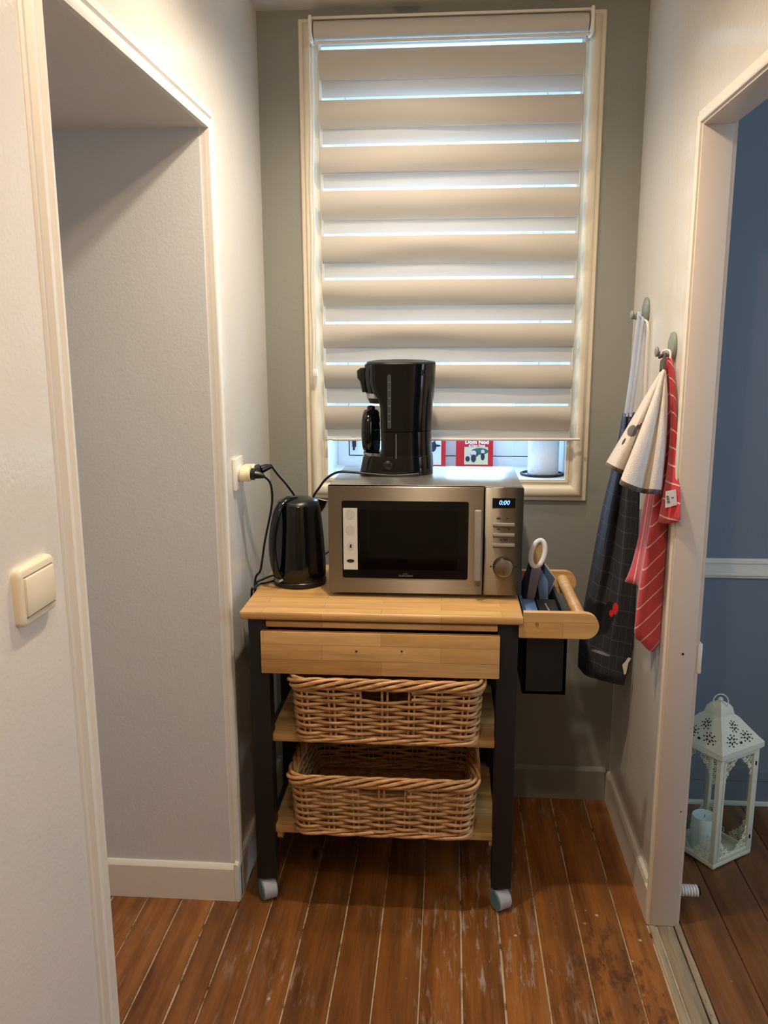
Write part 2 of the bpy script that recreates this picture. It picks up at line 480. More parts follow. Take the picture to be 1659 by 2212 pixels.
def thing(name, label, cat, loc, group=None):
    o = bpy.data.objects.new(name, None); COL.objects.link(o); o.location = loc; o.empty_display_size = 0.05
    o['label'] = label; o['category'] = cat
    if group: o['group'] = group
    ORG[o.name] = Vector(loc); return o
def single(name, g, mat, label, cat, group=None, smooth=35):
    o = part(name, g, mat, None, smooth, label); o['category'] = cat
    if group: o['group'] = group
    return o
def struct(name, g, mat, smooth=35):
    return part(name, g, mat, None, smooth, None, 'structure')

# ------------------------------------------------------------------ the room
XL, XR, YB, ZC = -0.586, 0.559, 2.714, 2.507
YJ, ZD, YN = 2.1015, 2.045, 1.262          # alcove opening in the left wall: far side, head, near side
YR, ZR, XR2 = 2.077, 2.031, 0.620          # doorway in the right wall: far jamb, head; far face of the thin wall
XA, XS, YREAR = -1.55, 2.65, -1.5
WX0, WX1, WZ0, WZ1 = -0.412, 0.390, 1.100, 2.432     # window niche opening
YW = 3.07

struct('ceiling', box(XA-0.1, XS+0.1, YREAR-0.1, YB+0.3, ZC, ZC+0.1), 'paint_ceiling', None)
floor = struct('floor', box(XA-0.1, XR2-0.035, YREAR-0.1, YB+0.05, -0.08, -0.0035), 'floor_gap', None)
def plank_geo(x0, x1, y0, y1, rnd, wob=0.0012, n=26):
    zt = rnd.uniform(-0.0008, 0.0008); V, Fc = [], []
    for i in range(n+1):
        y = y0+(y1-y0)*i/n
        a = x0+rnd.uniform(0, wob); b = x1-rnd.uniform(0, wob)
        V += [Vector((a, y, -0.02)), Vector((a, y, zt-0.0012)), Vector((a+0.0015, y, zt)), Vector((b-0.0015, y, zt)), Vector((b, y, zt-0.0012)), Vector((b, y, -0.02))]
    for i in range(n):
        for k in range(5): Fc.append((i*6+k, i*6+k+1, (i+1)*6+k+1, (i+1)*6+k))
    return V, Fc
rp = random.Random(3)
gaps = [-1.56, -1.46, -1.36, -1.25, -1.15, -1.045, -0.94, -0.84, -0.74, -0.647, -0.572, -0.483, -0.377, -0.268, -0.167, -0.057, 0.046, 0.149, 0.254, 0.363, 0.476, 0.549]
for a, b in zip(gaps[:-1], gaps[1:]):
    gw = rp.choice((0.0012, 0.0018, 0.0024, 0.0016))
    y1 = YB if b > XL+0.02 else YJ
    g = plank_geo(a+gw, b-gw, YREAR, y1, rp)
    p = part('plank', g, 'floor_pine', floor, 60)
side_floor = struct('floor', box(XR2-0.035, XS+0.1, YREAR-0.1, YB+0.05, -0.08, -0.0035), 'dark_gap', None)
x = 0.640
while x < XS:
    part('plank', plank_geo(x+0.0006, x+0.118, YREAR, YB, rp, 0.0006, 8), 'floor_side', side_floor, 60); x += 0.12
thr = struct('trim_1', box(0.549, 0.640, 0.9, 2.085, -0.06, -0.006), 'dark_gap', None)
for a, b in ((0.5515, 0.572), (0.5745, 0.618), (0.6205, 0.638)):
    part('board', plank_geo(a, b, 0.9, 2.085, rp, 0.0014, 20), 'threshold_wood', thr, 60)

struct('wall_left', join(box(XA-0.1, XL, YJ, YB+0.36, -0.02, ZC), box(XA-0.1, XL, YN, YJ, ZD, ZC), box(XA-0.1, XL, YREAR, YN, -0.02, ZC)), 'paint_white', None)
struct('wall_alcove', join(box(XA, XL-0.012, YJ-0.005, YJ+0.01, -0.01, ZD), box(XA-0.1, XA, YN, YJ, -0.01, ZD)), 'paint_alcove', None)
struct('wall_right', join(box(XR, XR2, YR, YB, -0.02, ZC), box(XR, XR2, 0.85, YR, ZR, ZC), box(XR, XR2, YREAR, 0.85, -0.02, ZC)), 'paint_white', None)
struct('wall_back', join(box(XA, WX0, YB, YW, -0.02, ZC), box(WX1, XR2, YB, YW, -0.02, ZC), box(WX0, WX1, YB, YW, -0.02, WZ0-0.004), box(WX0, WX1, YB, YW, WZ1, ZC)), 'paint_grey', None)
struct('wall_rear', box(XA, XS, YREAR-0.1, YREAR, -0.02, ZC), 'paint_plain', None)
struct('wall_side_room_back', box(XR2, XS, YB, YB+0.1, -0.02, ZC), 'paint_blue', None)
WY0, WY1, WZ2, WZ3 = 0.6, 1.6, 0.9, 2.1
struct('wall_side_room_right', join(box(XS, XS+0.1, YREAR, WY0, -0.02, ZC), box(XS, XS+0.1, WY1, YB, -0.02, ZC), box(XS, XS+0.1, WY0, WY1, -0.02, WZ2), box(XS, XS+0.1, WY0, WY1, WZ3, ZC)), 'paint_blue', None)

# skirting boards
def skirting_x(name, x0, x1, y, z1, mat, d=-1, th=0.014):
    ya, yb = (y+d*th, y) if d < 0 else (y, y+d*th)
    return struct(name, join(box(x0, x1, ya, yb, 0.0, z1-0.012), prism([(ya+0.000, z1-0.012), (ya+0.005, z1-0.003), (ya+0.009, z1), (yb, z1), (yb, z1-0.012)], 'x', x0, x1)), mat)
skirting_x('baseboard_back', XL, XR-0.014, YB, 0.118, 'paint_grey')
skirting_x('baseboard_alcove', XA, XL-0.0005, YJ-0.005, 0.111, 'trim_white')
struct('baseboard_left', join(box(XL, XL+0.013, YJ-0.019, YB-0.014, 0, 0.102), prism([(XL, 0.102), (XL+0.013, 0.102), (XL+0.010, 0.112), (XL, 0.116)], 'y', YJ-0.019, YB-0.014)), 'trim_white')
struct('baseboard_right', join(box(XR-0.013, XR, YR+0.005, YB-0.014, 0, 0.096), prism([(XR, 0.096), (XR-0.013, 0.096), (XR-0.009, 0.107), (XR, 0.110)], 'y', YR+0.035, YB-0.014)), 'trim_white')
struct('baseboard_side_room', join(box(XR2, XS, YB-0.012, YB, 0.09, 0.125), box(XR2, XS, YB-0.012, YB, 0.002, 0.088)), 'paint_blue')
struct('trim_2', join(box(XR2, XS, YB-0.014, YB, 0.797, 0.862, 0.003), box(XR2, XS, YB-0.022, YB-0.012, 0.806, 0.818, 0.003), box(XR2, XS, YB-0.020, YB-0.012, 0.846, 0.856, 0.003)), 'trim_white')   # chair rail in the blue room
struct('trim_3', box(XR2, XS, YB-0.020, YB, 0.0, 0.016, 0.003), 'trim_white')
# casings
prof = [(0.0, 0.0), (0.0, 0.010), (0.005, 0.013), (0.012, 0.013), (0.016, 0.007), (0.024, 0.007), (0.028, 0.012), (0.038, 0.012), (0.042, 0.004), (0.05, 0.004), (0.052, 0.0)]
struct('trim_4', moulding(lambda a, b, d: (XL+d, a, b), YN, YJ, 0.0, ZD, prof, False), 'trim_white', 50)
# right doorway: lining boards and slim casing
struct('trim_5', join(box(XR-0.004, XR2+0.004, YR-0.012, YR, 0, ZR, 0.002), box(XR-0.004, XR2+0.004, 0.862, YR-0.012, ZR-0.012, ZR, 0.002), box(XR-0.004, XR2+0.004, 0.85, 0.862, 0, ZR, 0.002)), 'jamb_paint')
prof_r = [(0.0, 0.0), (0.0, 0.009), (0.004, 0.012), (0.014, 0.012), (0.018, 0.006), (0.027, 0.006), (0.030, 0.0)]
struct('trim_6', moulding(lambda a, b, d: (XR-d, a, b), 0.85, YR-0.008, 0.0, ZR-0.006, prof_r, False), 'trim_white', 50)
struct('trim_7', moulding(lambda a, b, d: (XR2+d, a, b), 0.85, YR-0.004, 0.0, ZR-0.004, [(0, 0), (0, 0.014), (0.05, 0.014), (0.05, 0)], False), 'jamb_paint', 50)
part('strike_plate', box(XR2+0.010, XR2+0.022, YR-0.006, YR+0.03, 0.72, 0.80, 0.003), 'trim_white', bpy.data.objects['trim_7'])
part('nail_hole', cyl((0.592, YR-0.0135, 0.775), (0.592, YR-0.0115, 0.775), 0.0028, 10), 'ink_dark', bpy.data.objects['trim_5'])
part('nail_hole', cyl((0.615, YR-0.0135, 0.34), (0.615, YR-0.0115, 0.34), 0.0016, 10), 'ink_dark', bpy.data.objects['trim_5'])

# window: moulded architrave, white niche, casement with boards
win = bpy.data.objects.new('window_1', None); COL.objects.link(win); win.location = (0, YB, WZ0); win['kind'] = 'structure'; ORG['window_1'] = Vector((0, YB, WZ0))
wprof = [(-0.006, -0.01), (-0.006, 0.012), (0.002, 0.014), (0.006, 0.010), (0.012, 0.010), (0.016, 0.018), (0.024, 0.024), (0.036, 0.026), (0.044, 0.022), (0.050, 0.012), (0.060, 0.010), (0.064, 0.004), (0.064, 0.0)]
part('architrave', moulding(lambda a, b, d: (a, YB-d, b), WX0+0.008, WX1-0.008, WZ0+0.0, WZ1-0.008, [(w-0.006, d) for w, d in wprof], True), 'trim_cream', win, 40)
part('lining', join(box(WX0-0.001, WX0+0.006, YB-0.002, YW, WZ0, WZ1), box(WX1-0.006, WX1+0.001, YB-0.002, YW, WZ0, WZ1), box(WX0, WX1, YB-0.002, YW, WZ1-0.006, WZ1)), 'niche_white', win, None)
part('sill', box(WX0, WX1, YB-0.004, YW, WZ0-0.004, WZ0+0.003, 0.001), 'niche_white', win)
# frame and sashes at the outer face
FX0, FX1 = -0.405, 0.385
part('frame', join(box(FX0, -0.366, YW-0.012, YW+0.05, WZ0, WZ1), box(0.314, FX1, YW-0.012, YW+0.05, WZ0, WZ1), box(-0.366, 0.314, YW-0.012, YW+0.05, WZ0, 1.137), box(-0.366, 0.314, YW-0.012, YW+0.05, 2.38, WZ1)), 'niche_white', win, None)
part('joint_backing', join(box(-0.366, 0.314, YW+0.045, YW+0.055, WZ0, 1.24), box(-0.37, -0.355, YW+0.045, YW+0.055, WZ0, 2.4), box(0.30, 0.32, YW+0.045, YW+0.055, WZ0, 2.4)), 'dark_gap', win, None)
for sx0, sx1 in ((-0.362, -0.029), (-0.025, 0.310)):
    sash = part('sash', join(box(sx0, sx0+0.078 if sx0 < -0.1 else sx0+0.028, YW-0.016, YW+0.03, 1.1405, 2.376, 0.002), box(sx1-0.028 if sx0 < -0.1 else sx1-0.078, sx1, YW-0.016, YW+0.03, 1.1405, 2.376, 0.002),
                        box(sx0, sx1, YW-0.015, YW+0.028, 1.1405, 1.255, 0.002), box(sx0, sx1, YW-0.015, YW+0.028, 2.31, 2.376, 0.002), box(sx0, sx1, YW-0.012, YW+0.02, 1.80, 1.825, 0.002)), 'niche_white', win)
    part('pane', box(sx0+0.02, sx1-0.02, YW+0.004, YW+0.008, 1.25, 2.32), 'window_glass', sash, None)
part('latch', join(box(-0.352, -0.338, YW-0.024, YW-0.014, 1.17, 1.215, 0.002), cyl((-0.345, YW-0.03, 1.16), (-0.345, YW-0.03, 1.205), 0.004, 10)), 'black_satin', win)
# made-up window, unseen, added to go with the blue room's fill light
win_added = bpy.data.objects.new('window_added', None); COL.objects.link(win_added); win_added.location = (XS, 1.1, WZ2); win_added['kind'] = 'structure'; ORG['window_added'] = Vector((XS, 1.1, WZ2))
part('frame', moulding(lambda a, b, d: (XS-d, a, b), WY0, WY1, WZ2, WZ3, [(-0.04, 0.0), (-0.04, 0.02), (0.04, 0.02), (0.04, 0)], True), 'trim_white', win_added)
part('pane', box(XS+0.03, XS+0.036, WY0, WY1, WZ2, WZ3), 'window_glass', win_added, None)

# ------------------------------------------------------------------ ceiling lamp (two bulbs, above the frame)
def bulb_light(loc, power, color=(1.0, 0.855, 0.67), r=0.028, spot=None):
    L = bpy.data.lights.new('bulb_light', 'SPOT' if spot else 'POINT'); L.energy = power; L.color = color; L.shadow_soft_size = r
    if spot: L.spot_size = math.radians(spot); L.spot_blend = 1.0
    o = bpy.data.objects.new('bulb_light', L); COL.objects.link(o); o.location = loc; return o
LX = -0.125
lamp = thing('ceiling_lamp', 'two-bulb metal ceiling spotlight bar above the serving cart', 'lamp', (LX, 2.0, ZC))
part('mounting_bar', box(LX-0.03, LX+0.03, 1.72, 2.29, ZC-0.018, ZC, 0.004), 'lamp_metal', lamp)
for yy, pwr in zip((1.79, 2.22), LAMP_W):
    c = part('lamp_cup', lathe([(0.008, ZC-0.018), (0.030, ZC-0.02), (0.036, ZC-0.035), (0.034, ZC-0.035), (0.028, ZC-0.022)], 24, LX, yy), 'lamp_metal', lamp)
    part('bulb', lathe([(0.004, ZC-0.044), (0.02, ZC-0.042), (0.026, ZC-0.034), (0.02, ZC-0.026), (0.006, ZC-0.022)], 20, LX, yy), 'bulb_glow', c)
    b = bulb_light((LX, yy, ZC-0.06), pwr, spot=158)
lamp2 = thing('ceiling_lamp', 'round ceiling lamp in the hallway behind the doorway', 'lamp', (-0.08, 0.45, ZC))
part('base', lathe([(0.06, ZC-0.02), (0.07, ZC)], 24, -0.08, 0.45), 'lamp_metal', lamp2)
part('bulb', sphere((-0.08, 0.45, ZC-0.05), 0.035), 'bulb_glow', lamp2)
bulb_light((-0.08, 0.45, ZC-0.13), LAMP_REAR_W, (1.0, 0.75, 0.52), 0.03)
# ------------------------------------------------------------------ serving cart
ZT = 0.861
cart = thing('kitchen_cart', 'wooden kitchen cart with black legs, drawer and two shelves on casters', 'kitchen cart', (-0.17, 2.3, 0))
CX0, CX1, CY0, CY1 = -0.541, 0.194, 2.070, 2.555
part('worktop', box(CX0, CX1, CY0, CY1, 0.838, ZT, 0.007, 3), 'cart_wood', cart, 40)
LEGS = [(-0.524, -0.470, 2.095, 2.145), (0.130, 0.184, 2.095, 2.145), (-0.524, -0.470, 2.485, 2.535), (0.130, 0.184, 2.485, 2.535)]
for x0, x1, y0, y1 in LEGS:
    part('leg', box(x0, x1, y0, y1, 0.068, 0.838, 0.003), 'black_wood', cart)
for g in (box(-0.470, 0.130, 2.50, 2.52, 0.70, 0.838), box(-0.515, -0.495, 2.145, 2.485, 0.70, 0.838), box(0.15, 0.17, 2.145, 2.485, 0.70, 0.838)): part('apron_rail', g, 'black_wood', cart)
part('apron_rail', box(-0.470, 0.130, 2.105, 2.125, 0.806, 0.838), 'black_wood', cart)
part('pull_out_board', box(-0.474, 0.130, 2.084, 2.45, 0.815, 0.831, 0.003), 'cart_wood', cart)
drw = part('drawer', join(box(-0.487, 0.136, 2.074, 2.092, 0.690, 0.806, 0.002), box(-0.455, 0.115, 2.092, 2.44, 0.70, 0.712), box(-0.462, -0.452, 2.092, 2.44, 0.70, 0.79), box(0.108, 0.118, 2.092, 2.44, 0.70, 0.79)), 'cart_wood', cart)
for u in (770, 868):
    q = at(u, 1407, 2.0735)
    part('screw_hole', cyl((q.x, 2.0725, q.z), (q.x, 2.0745, q.z), 0.0026, 10), 'ink_dark', drw)
for k, (zb, zt) in enumerate(((0.478, 0.500), (0.203, 0.225))):
    for j in range(4):
        y0 = 2.112+j*0.105; part('shelf_board', box(-0.478, 0.138, y0, y0+0.1035, zb, zt, 0.002), 'shelf_wood', cart)
    for xx in (-0.50, 0.142): part('shelf_support', box(xx, xx+0.018, 2.145, 2.485, zb-0.03, zb), 'black_wood', cart)
    part('shelf_rail', box(-0.47, 0.13, 2.515, 2.53, zb+0.0, zb+0.07), 'black_wood', cart)
for xx in (-0.468, 0.122):
    part('shelf_batten', prism([(2.120, 0.203), (2.120, 0.185), (2.128, 0.176), (2.50, 0.176), (2.50, 0.203)], 'x', xx, xx+0.014), 'shelf_wood', cart)
for x0, x1, y0, y1 in LEGS:
    cx, cy = (x0+x1)/2, (y0+y1)/2
    cs = part('caster', join(cyl((cx, cy, 0.05), (cx, cy, 0.072), 0.008, 12), box(cx-0.019, cx+0.019, cy-0.008, cy+0.012, 0.048, 0.062, 0.003)), 'black_satin', cart)
    rot = Matrix.Translation((cx, cy-0.012, 0.0296)) @ Matrix.Rotation(math.radians(30), 4, 'Z')
    part('tread', xf(cyl((-0.018, 0, 0), (0.018, 0, 0), 0.0285, 28), rot), 'caster_tread', cs)
    part('hub', xf(join(cyl((-0.021, 0, 0), (-0.0175, 0, 0), 0.025, 28), cyl((0.0175, 0, 0), (0.021, 0, 0), 0.025, 28)), rot), 'caster_hub', cs)
# towel-rail end: two rounded arms, dowel, hanging black bin
def arm(y0, y1):
    pts = [(0.184, 0.800), (0.184, 0.8375), (0.195, 0.8375), (0.195, 0.868), (0.352, 0.868)]
    pts += [(0.352+0.034*math.cos(a), 0.834+0.034*math.sin(a)) for a in [PI/2-PI*k/12 for k in range(1, 12)]]+[(0.352, 0.800)]
    v, f = prism(pts, 'y', y0, y1)
    return v, f
am = part('side_arm', arm(2.087, 2.107), 'cart_wood', cart, 40)
q = at(1160, 1348, 2.087); part('dowel_plug', cyl((q.x, 2.0855, q.z), (q.x, 2.088, q.z), 0.0042, 12), 'brass_dark', am)
part('side_arm', arm(2.49, 2.51), 'cart_wood', cart, 40)
part('towel_bar', cyl((0.345, 2.106, 0.842), (0.345, 2.491, 0.842), 0.0165, 20), 'cart_wood', cart)
BX0, BX1, BY0, BY1, BZ0, BZ1 = 0.200, 0.312, 2.118, 2.46, 0.634, 0.846
part('side_bin', join(box(BX0, BX1, BY0, BY0+0.008, BZ0, BZ1), box(BX0, BX1, BY1-0.008, BY1, BZ0, BZ1), box(BX0, BX0+0.008, BY0, BY1, BZ0, BZ1), box(BX1-0.008, BX1, BY0, BY1, BZ0, BZ1), box(BX0, BX1, BY0, BY1, BZ0, BZ0+0.008)), 'black_wood', cart)

# what stands in the bin
pk = thing('blue_packet', 'blue plastic packet lying flat in the black cart bin beside the oven mitt', 'packet', (0.228, 2.21, 0.645))
part('wrap', xf(box(-0.014, 0.014, -0.08, 0.08, 0, 0.195, 0.006), Matrix.Translation((0.226, 2.215, 0.643))), 'pack_blue', pk)
part('seal', xf(box(-0.016, 0.016, -0.082, 0.082, 0.192, 0.197, 0.001), Matrix.Translation((0.226, 2.215, 0.643))), 'pack_blue', pk)
bx = thing('black_box', 'flat black box with a tan stripe standing in the cart bin', 'box', (0.275, 2.215, 0.645))
part('carton', xf(box(-0.026, 0.026, -0.085, 0.085, 0, 0.196, 0.002), Matrix.Translation((0.273, 2.215, 0.643))), 'pack_black', bx)
part('stripe', xf(box(-0.004, 0.000, -0.060, 0.045, 0.196, 0.1968), Matrix.Translation((0.273, 2.215, 0.643)) @ Matrix.Rotation(0.05, 4, 'Z')), 'pack_tan', bx)
MY = 2.36
def ov(cu, cv, a, b, tilt, Y, n=20):
    c = at(cu, cv, Y); return [Vector((c.x+math.cos(t)*a*math.cos(tilt)-math.sin(t)*b*math.sin(tilt), Y+0.25*(math.sin(t)*b), c.z+math.cos(t)*a*math.sin(tilt)+math.sin(t)*b*math.cos(tilt))) for t in [2*PI*k/n for k in range(n)]]
mitt = thing('oven_mitt', 'navy patchwork oven mitt with thick white cuff standing upright in the cart bin', 'oven mitt', (0.255, MY, 0.645))
secs = []
for cu, cv, a, b, tl in ((1148, 1330, .030, .016, 0.0), (1149, 1290, .034, .026, -0.1), (1152, 1262, .034, .03, -0.2), (1156, 1235, .026, .036, -0.24), (1161, 1202, .0195, .0385, -0.24)):
    secs.append(ov(cu, cv, a, b, tl, MY+0.002*len(secs)))
# the glove swings from an upright oval (cuff) to a flat body below
part('glove', loft(secs), 'mitt_navy', mitt, 60)
part('thumb', loft([ov(1175, 1300, .012, .014, 0, MY-0.012), ov(1173, 1262, .014, .018, -.2, MY-0.012), ov(1166, 1240, .010, .012, -.2, MY-0.006)]), 'mitt_blue', mitt, 60)
part('grey_panel', loft([ov(1147, 1290, .011, .006, 0, MY-0.026), ov(1152, 1262, .0125, .010, -.2, MY-0.026), ov(1158, 1232, .014, .016, -.24, MY-0.022)]), 'mitt_grey', mitt, 60)
part('cuff', tube(ov(1162, 1196, .0185, .037, -0.24, MY-0.006, 28), 0.0074, 10, True), 'mitt_white', mitt, 60)
part('lining', loft([ov(1162, 1196, .0165, .035, -0.24, MY-0.0075), ov(1162, 1196, .006, .018, -0.24, MY+0.006)]), 'mitt_lining', mitt, 60)
ph = thing('pot_holder', 'small quilted blue pot holder with white edging leaning behind the oven mitt', 'pot holder', (0.285, 2.41, 0.645))
cs = [at(u, v, 2.40) for u, v in ((1176, 1220), (1199, 1250), (1184, 1284))]
cs += [Vector((cs[2].x-0.02, 2.40, 0.66)), Vector((cs[0].x-0.045, 2.40, 0.66)), Vector((cs[0].x-0.045, 2.40, cs[0].z-0.01))]
pv = [(c.x, c.z) for c in cs]
part('pad', prism(pv, 'y', 2.398, 2.408), 'mitt_blue', ph)
part('edging', tube([c+Vector((0, 0.003, 0)) for c in cs[:3]], 0.0042, 8), 'mitt_white', ph, 60)

# ------------------------------------------------------------------ microwave
MX0, MX1, MYF, MZ0, MZ1, MYB = -0.323, 0.1985, 2.215, 0.873, 1.170, 2.585
mw = thing('microwave', 'stainless steel microwave oven with black glass door on the cart', 'microwave', (-0.06, 2.4, ZT))
def mp(u, v, y=MYF): return at(u, v, y)
body = part('body', join(box(MX0+0.002, MX1-0.002, MYF+0.022, MYB, MZ0, MZ0+0.006), box(MX0+0.002, MX1-0.002, MYB-0.006, MYB, MZ0, MZ1), box(MX0+0.002, MX0+0.008, MYF+0.022, MYB, MZ0, MZ1-0.001, 0.002), box(MX1-0.008, MX1-0.002, MYF+0.022, MYB, MZ0, MZ1-0.001, 0.002), box(MX0+0.002, MX1-0.002, MYF+0.020, MYB, MZ1-0.007, MZ1, 0.002)), 'steel_top', mw)
for xx in (MX0+0.04, MX1-0.04):
    for yy in (MYF+0.06, MYB-0.05): part('foot', lathe([(0.012, ZT), (0.014, MZ0)], 16, xx, yy), 'black_rubber', mw)
gx = mp(1045, 1160).x
w0, w1 = mp(738, 1081), mp(1010, 1252)
# door: four steel bars round the window
DZ0, DZ1 = MZ0, MZ1-0.001
def ring_y(o, i, y0, y1, bev):
    def rect(r, y): return [Vector((r[0], y, r[2])), Vector((r[1], y, r[2])), Vector((r[1], y, r[3])), Vector((r[0], y, r[3]))]
    ob = (o[0]+bev, o[1]-bev, o[2]+bev, o[3]-bev)
    return loft([rect(i, y1), rect(i, y0), rect(ob, y0), rect(o, y0+bev), rect(o, y1), rect(i, y1)], cap=False)
door = part('door', ring_y((MX0, gx-0.001, DZ0, DZ1), (w0.x+0.004, w1.x-0.004, w1.z+0.004, w0.z-0.004), MYF, MYF+0.022, 0.002), 'steel_front', mw, 30)
cxm, czm = (w0.x+w1.x)/2, (w0.z+w1.z)/2; hx, hz = (w1.x-w0.x)/2, (w0.z-w1.z)/2
outer = rrect(hx, hz, 0.006, 4, cxm, czm); inner = rrect(hx-0.028, hz-0.024, 0.003, 4, cxm, czm)
n_ = len(outer)
V = [Vector((a, MYF-0.0012, b)) for a, b in outer]+[Vector((a, MYF-0.0012, b)) for a, b in inner]+[Vector((a, MYF+0.004, b)) for a, b in outer]
Fq = [(k, (k+1) % n_, n_+(k+1) % n_, n_+k) for k in range(n_)]+[(k, 2*n_+k, 2*n_+(k+1) % n_, (k+1) % n_) for k in range(n_)]
part('window_border', (V, Fq), 'black_gloss', door, None)
part('window_glass', prism(rrect(hx-0.028, hz-0.024, 0.003, 4, cxm, czm), 'y', MYF-0.001, MYF+0.003), 'oven_glass', door, None)
part('cavity', join(box(cxm-hx+0.02, cxm+hx-0.02, MYF+0.30, MYF+0.304, czm-hz, czm+hz), box(cxm-hx+0.015, cxm-hx+0.02, MYF+0.02, MYF+0.304, czm-hz, czm+hz), box(cxm+hx-0.02, cxm+hx-0.015, MYF+0.02, MYF+0.304, czm-hz, czm+hz), box(cxm-hx+0.015, cxm+hx-0.015, MYF+0.02, MYF+0.304, czm-hz-0.004, czm-hz), box(cxm-hx+0.015, cxm+hx-0.015, MYF+0.02, MYF+0.304, czm+hz, czm+hz+0.004)), 'oven_cavity', mw, None)
h0, h1 = mp(1025, 1098), mp(1040, 1250)
hd = part('handle', join(box(h0.x, h0.x+0.0185, MYF-0.028, MYF-0.016, h1.z, h0.z, 0.004, 3), box(h0.x+0.003, h0.x+0.015, MYF-0.018, MYF, h0.z-0.03, h0.z-0.012), box(h0.x+0.003, h0.x+0.015, MYF-0.018, MYF, h1.z+0.012, h1.z+0.03)), 'handle_grey', door, 40)
s0, s1 = mp(741, 1097), mp(773, 1230)
stk = part('sticker', box(s0.x, s1.x, MYF-0.0024, MYF-0.0014, s1.z, s0.z), 'label_white', door, None, 'white paper sticker strip with four icons')
scx = (s0.x+s1.x)/2
def disc(cx, cz, rx, rz, y, th=0.0004, n=20): return prism([(cx+rx*math.cos(2*PI*k/n), cz+rz*math.sin(2*PI*k/n)) for k in range(n)], 'y', y-th, y)
for v in (1111, 1145): part('icon', disc(scx, mp(756, v).z, 0.0135, 0.0145, MYF-0.0024), 'label_grey', stk, None)
part('icon', join(disc(scx, mp(757, 1180).z, 0.010, 0.013, MYF-0.0024)), 'label_grey', stk, None)
part('icon', prism([(scx+a, mp(757, 1179).z+b) for a, b in ((-.002, -.005), (.003, -.004), (.003, .004), (-.001, .005))], 'y', MYF-0.0034, MYF-0.0028), 'ink_dark', stk, None)
part('icon', disc(scx, mp(757, 1211).z, 0.0105, 0.0048, MYF-0.0024, 0.0008), 'ink_dark', stk, None)
q = mp(876, 1243)
part('logo', join(xf(text_geo('TELEFUNKEN', 0.0066, 0.0002), Matrix.Translation((q.x, MYF-0.0016, q.z-0.001)) @ FACE_CAM), xf(text_geo('INOX', 0.005), Matrix.Translation((q.x, MYF-0.0016, q.z+0.0048)) @ FACE_CAM)), 'ink_logo', door, None)
pan = part('control_panel', box(gx+0.001, MX1, MYF, MYF+0.022, DZ0, DZ1, 0.003), 'steel_front', mw)
d0, d1 = mp(1064, 1076), mp(1113, 1098)
dsp = part('display', box(d0.x, d1.x, MYF-0.001, MYF+0.002, d1.z, d0.z), 'display_black', pan, None)
q = mp(1089, 1086); part('digits', xf(text_geo('0:00', 0.0165, 0.0003, 0.2), Matrix.Translation((q.x, MYF-0.0016, q.z)) @ FACE_CAM), 'led_blue', dsp, None, 'glowing blue digits 0:00')
for v, txt in ((1133, None), (1155, None), (1177, None)):
    q = mp(1088, v); part('button', box(q.x-0.029, q.x+0.029, MYF-0.007, MYF+0.004, q.z-0.0045, q.z+0.0045, 0.0022, 2), 'handle_grey', pan, 40)
for u, v, w in ((1077, 1120, .010), (1096, 1120, .006), (1103, 1120, .003), (1077, 1143, .009), (1100, 1143, .006), (1082, 1166, .005), (1092, 1166, .010)):
    q = mp(u, v); part('button_icon', box(q.x-w/2, q.x+w/2, MYF-0.0004, MYF+0.001, q.z-0.0022, q.z+0.0022), 'ink_panel', pan, None)
q = mp(1087, 1224)
part('knob_ring', xf(lathe([(0.0285, 0), (0.0285, 0.0008), (0.026, 0.0012)], 36), Matrix.Translation((q.x, MYF, q.z)) @ FACE_CAM), 'ink_panel', pan)
kb = part('knob', xf(lathe([(0.025, 0), (0.0255, 0.016), (0.024, 0.019), (0.021, 0.0195)], 36), Matrix.Translation((q.x, MYF, q.z)) @ FACE_CAM), 'chrome', pan)
part('pointer', xf(box(-0.0012, 0.0012, -0.018, -0.006, 0.0193, 0.0199), Matrix.Translation((q.x, MYF, q.z)) @ FACE_CAM), 'ink_panel', kb, None)
for dx in (-0.033, 0.033): part('knob_mark', disc(q.x+dx, q.z, 0.0024, 0.0024, MYF+0.0006, 0.001, 10), 'ink_dark', pan, None)
mwc = [(MX0+0.02, MYB+0.0, 0.95), (MX0-0.04, MYB+0.02, 0.90), (-0.45, 2.50, ZT+0.006), (-0.535, 2.36, ZT+0.006), (-0.560, 2.34, 0.83), (-0.565, 2.36, 0.6), (-0.56, 2.42, 0.3)]
part('power_cord', tube(catmull(mwc, 8), 0.0033, 8), 'black_rubber', mw, 60)

# ------------------------------------------------------------------ coffee maker on the microwave, turned to the left
cm = thing('coffee_maker', 'tall black drip coffee maker standing on the microwave', 'coffee maker', (-0.16, 2.46, MZ1))
CO = Vector((-0.142, 2.468, MZ1)); CR = Matrix.Translation(CO) @ Matrix.Rotation(math.radians(4), 4, 'Z')
